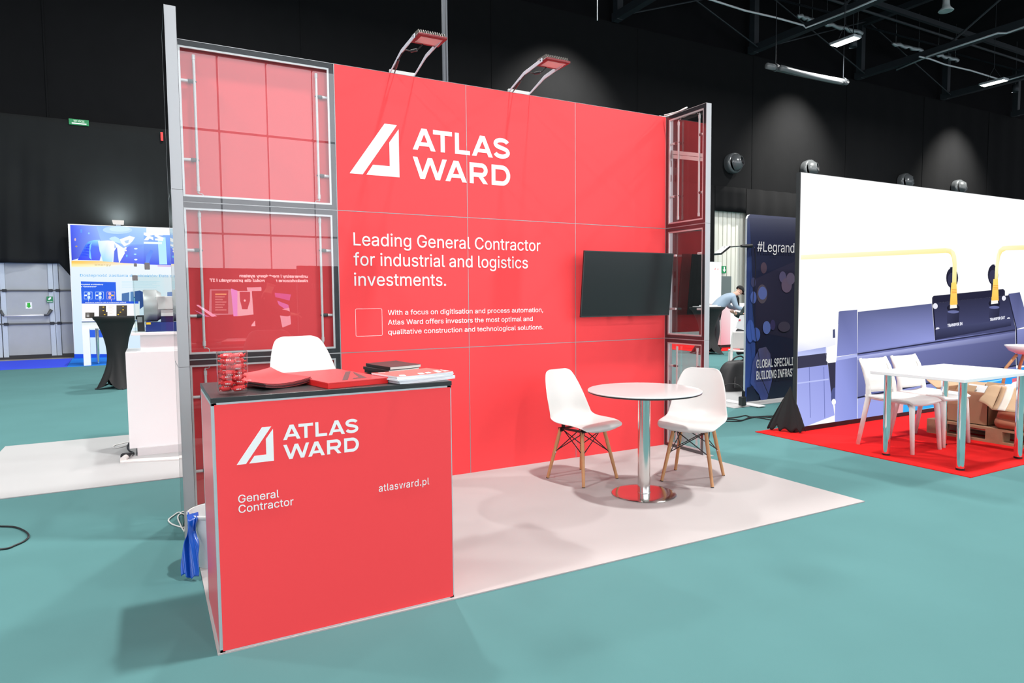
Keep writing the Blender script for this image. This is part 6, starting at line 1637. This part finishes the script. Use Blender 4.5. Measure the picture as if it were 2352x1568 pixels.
RH([(636, 690), (662, 700), (664, 716), (640, 700)], (150, 120, 200)); RH([(640, 712), (664, 706), (668, 744), (648, 752)], (200, 190, 206)); RH([(630, 672), (668, 676), (664, 690), (632, 682)], (130, 90, 170))
RH([(450, 700), (456, 700), (498, 726), (486, 727)], (250, 200, 235)); RH([(446, 712), (452, 714), (482, 727), (470, 727)], (200, 130, 190))
RH([(577, 746), (590, 730), (598, 740), (600, 748), (577, 749)], (230, 214, 224))
obj('picture', ra, art_mat('mirrored_picture', 6.0), t, world=True)
rt = MB()
def mir(body, u0, u1, v, cap):
    a, b = at(u0, v, 1, -YR), at(u1, v, 1, -YR)
    # reads from the camera's side: local x runs towards -x
    text_mb(rt, body, 0, b.x - a.x, a.z, cap, (b.x, YR + 0.06, 0), (-1, 0, 0), (0, 0, 1), 0.03, 1.0, (255, 255, 255))
mir('uniwersalny i modułowy system', 549, 706, 637, 0.062)
mir('nieskończone możliwości dla przemysłu i IT', 481, 706, 647, 0.062)
obj('lettering', rt, MATS['mirrored_picture'], t, world=True)
t = thing('display_wall', 'dark stand wall with faint lettering, mirrored at the right of the clear modules', 'display wall', (3.6, YR + 0.1, 0))
obj('panel', MB().box(2.66, 6.5, YR - 0.10, YR + 0.06, 0.0, 2.12), mat('mirrored_dark', (0.03, 0.03, 0.035), 0.6), t, world=True)
a, b = at(713, 662, 1, -YR), at(768, 662, 1, -YR)
obj('lettering', text_mb(MB(), 'Szafy VX IT', 0, b.x - a.x, a.z, 0.10, (b.x, YR + 0.064, 0), (-1, 0, 0), (0, 0, 1), 0.01), mat('faint_lettering', (0.22, 0.22, 0.22), 0.6), t, world=True, normals=False)
# the visitor in dark clothes who shows in the mirror image
J3 = {'pelvis': (0.0, 0, 0.98), 'waist': (0.01, 0, 1.16), 'chest': (0.05, 0, 1.42), 'neck': (0.09, 0, 1.57), 'head_low': (0.12, 0, 1.62), 'head_mid': (0.14, 0, 1.70), 'head_top': (0.14, 0, 1.79), 'face': (0.24, 0, 1.67),
      'l_sh': (0.05, 0.21, 1.44), 'l_el': (0.20, 0.26, 1.18), 'l_wr': (0.48, 0.20, 1.13), 'r_sh': (0.05, -0.21, 1.44), 'r_el': (0.20, -0.26, 1.18), 'r_wr': (0.46, -0.18, 1.14),
      'l_hip': (0.0, 0.10, 0.94), 'l_kn': (0.03, 0.11, 0.50), 'l_an': (-0.02, 0.11, 0.09), 'l_toe': (0.17, 0.12, 0.045), 'r_hip': (0.0, -0.10, 0.94), 'r_kn': (0.02, -0.11, 0.50), 'r_an': (-0.04, -0.11, 0.09), 'r_toe': (0.15, -0.12, 0.045)}
suit = mat('dark_suit', (0.010, 0.010, 0.012), 0.9)
pz = at(606, 700, 1, 8.2)
person('standing person in dark clothes mirrored in the middle clear module', (pz.x, -8.2, 0.0), 0.15, J3, {'jacket': suit, 'trousers': suit, 'dark': scarf_m}, hair=scarf_m)
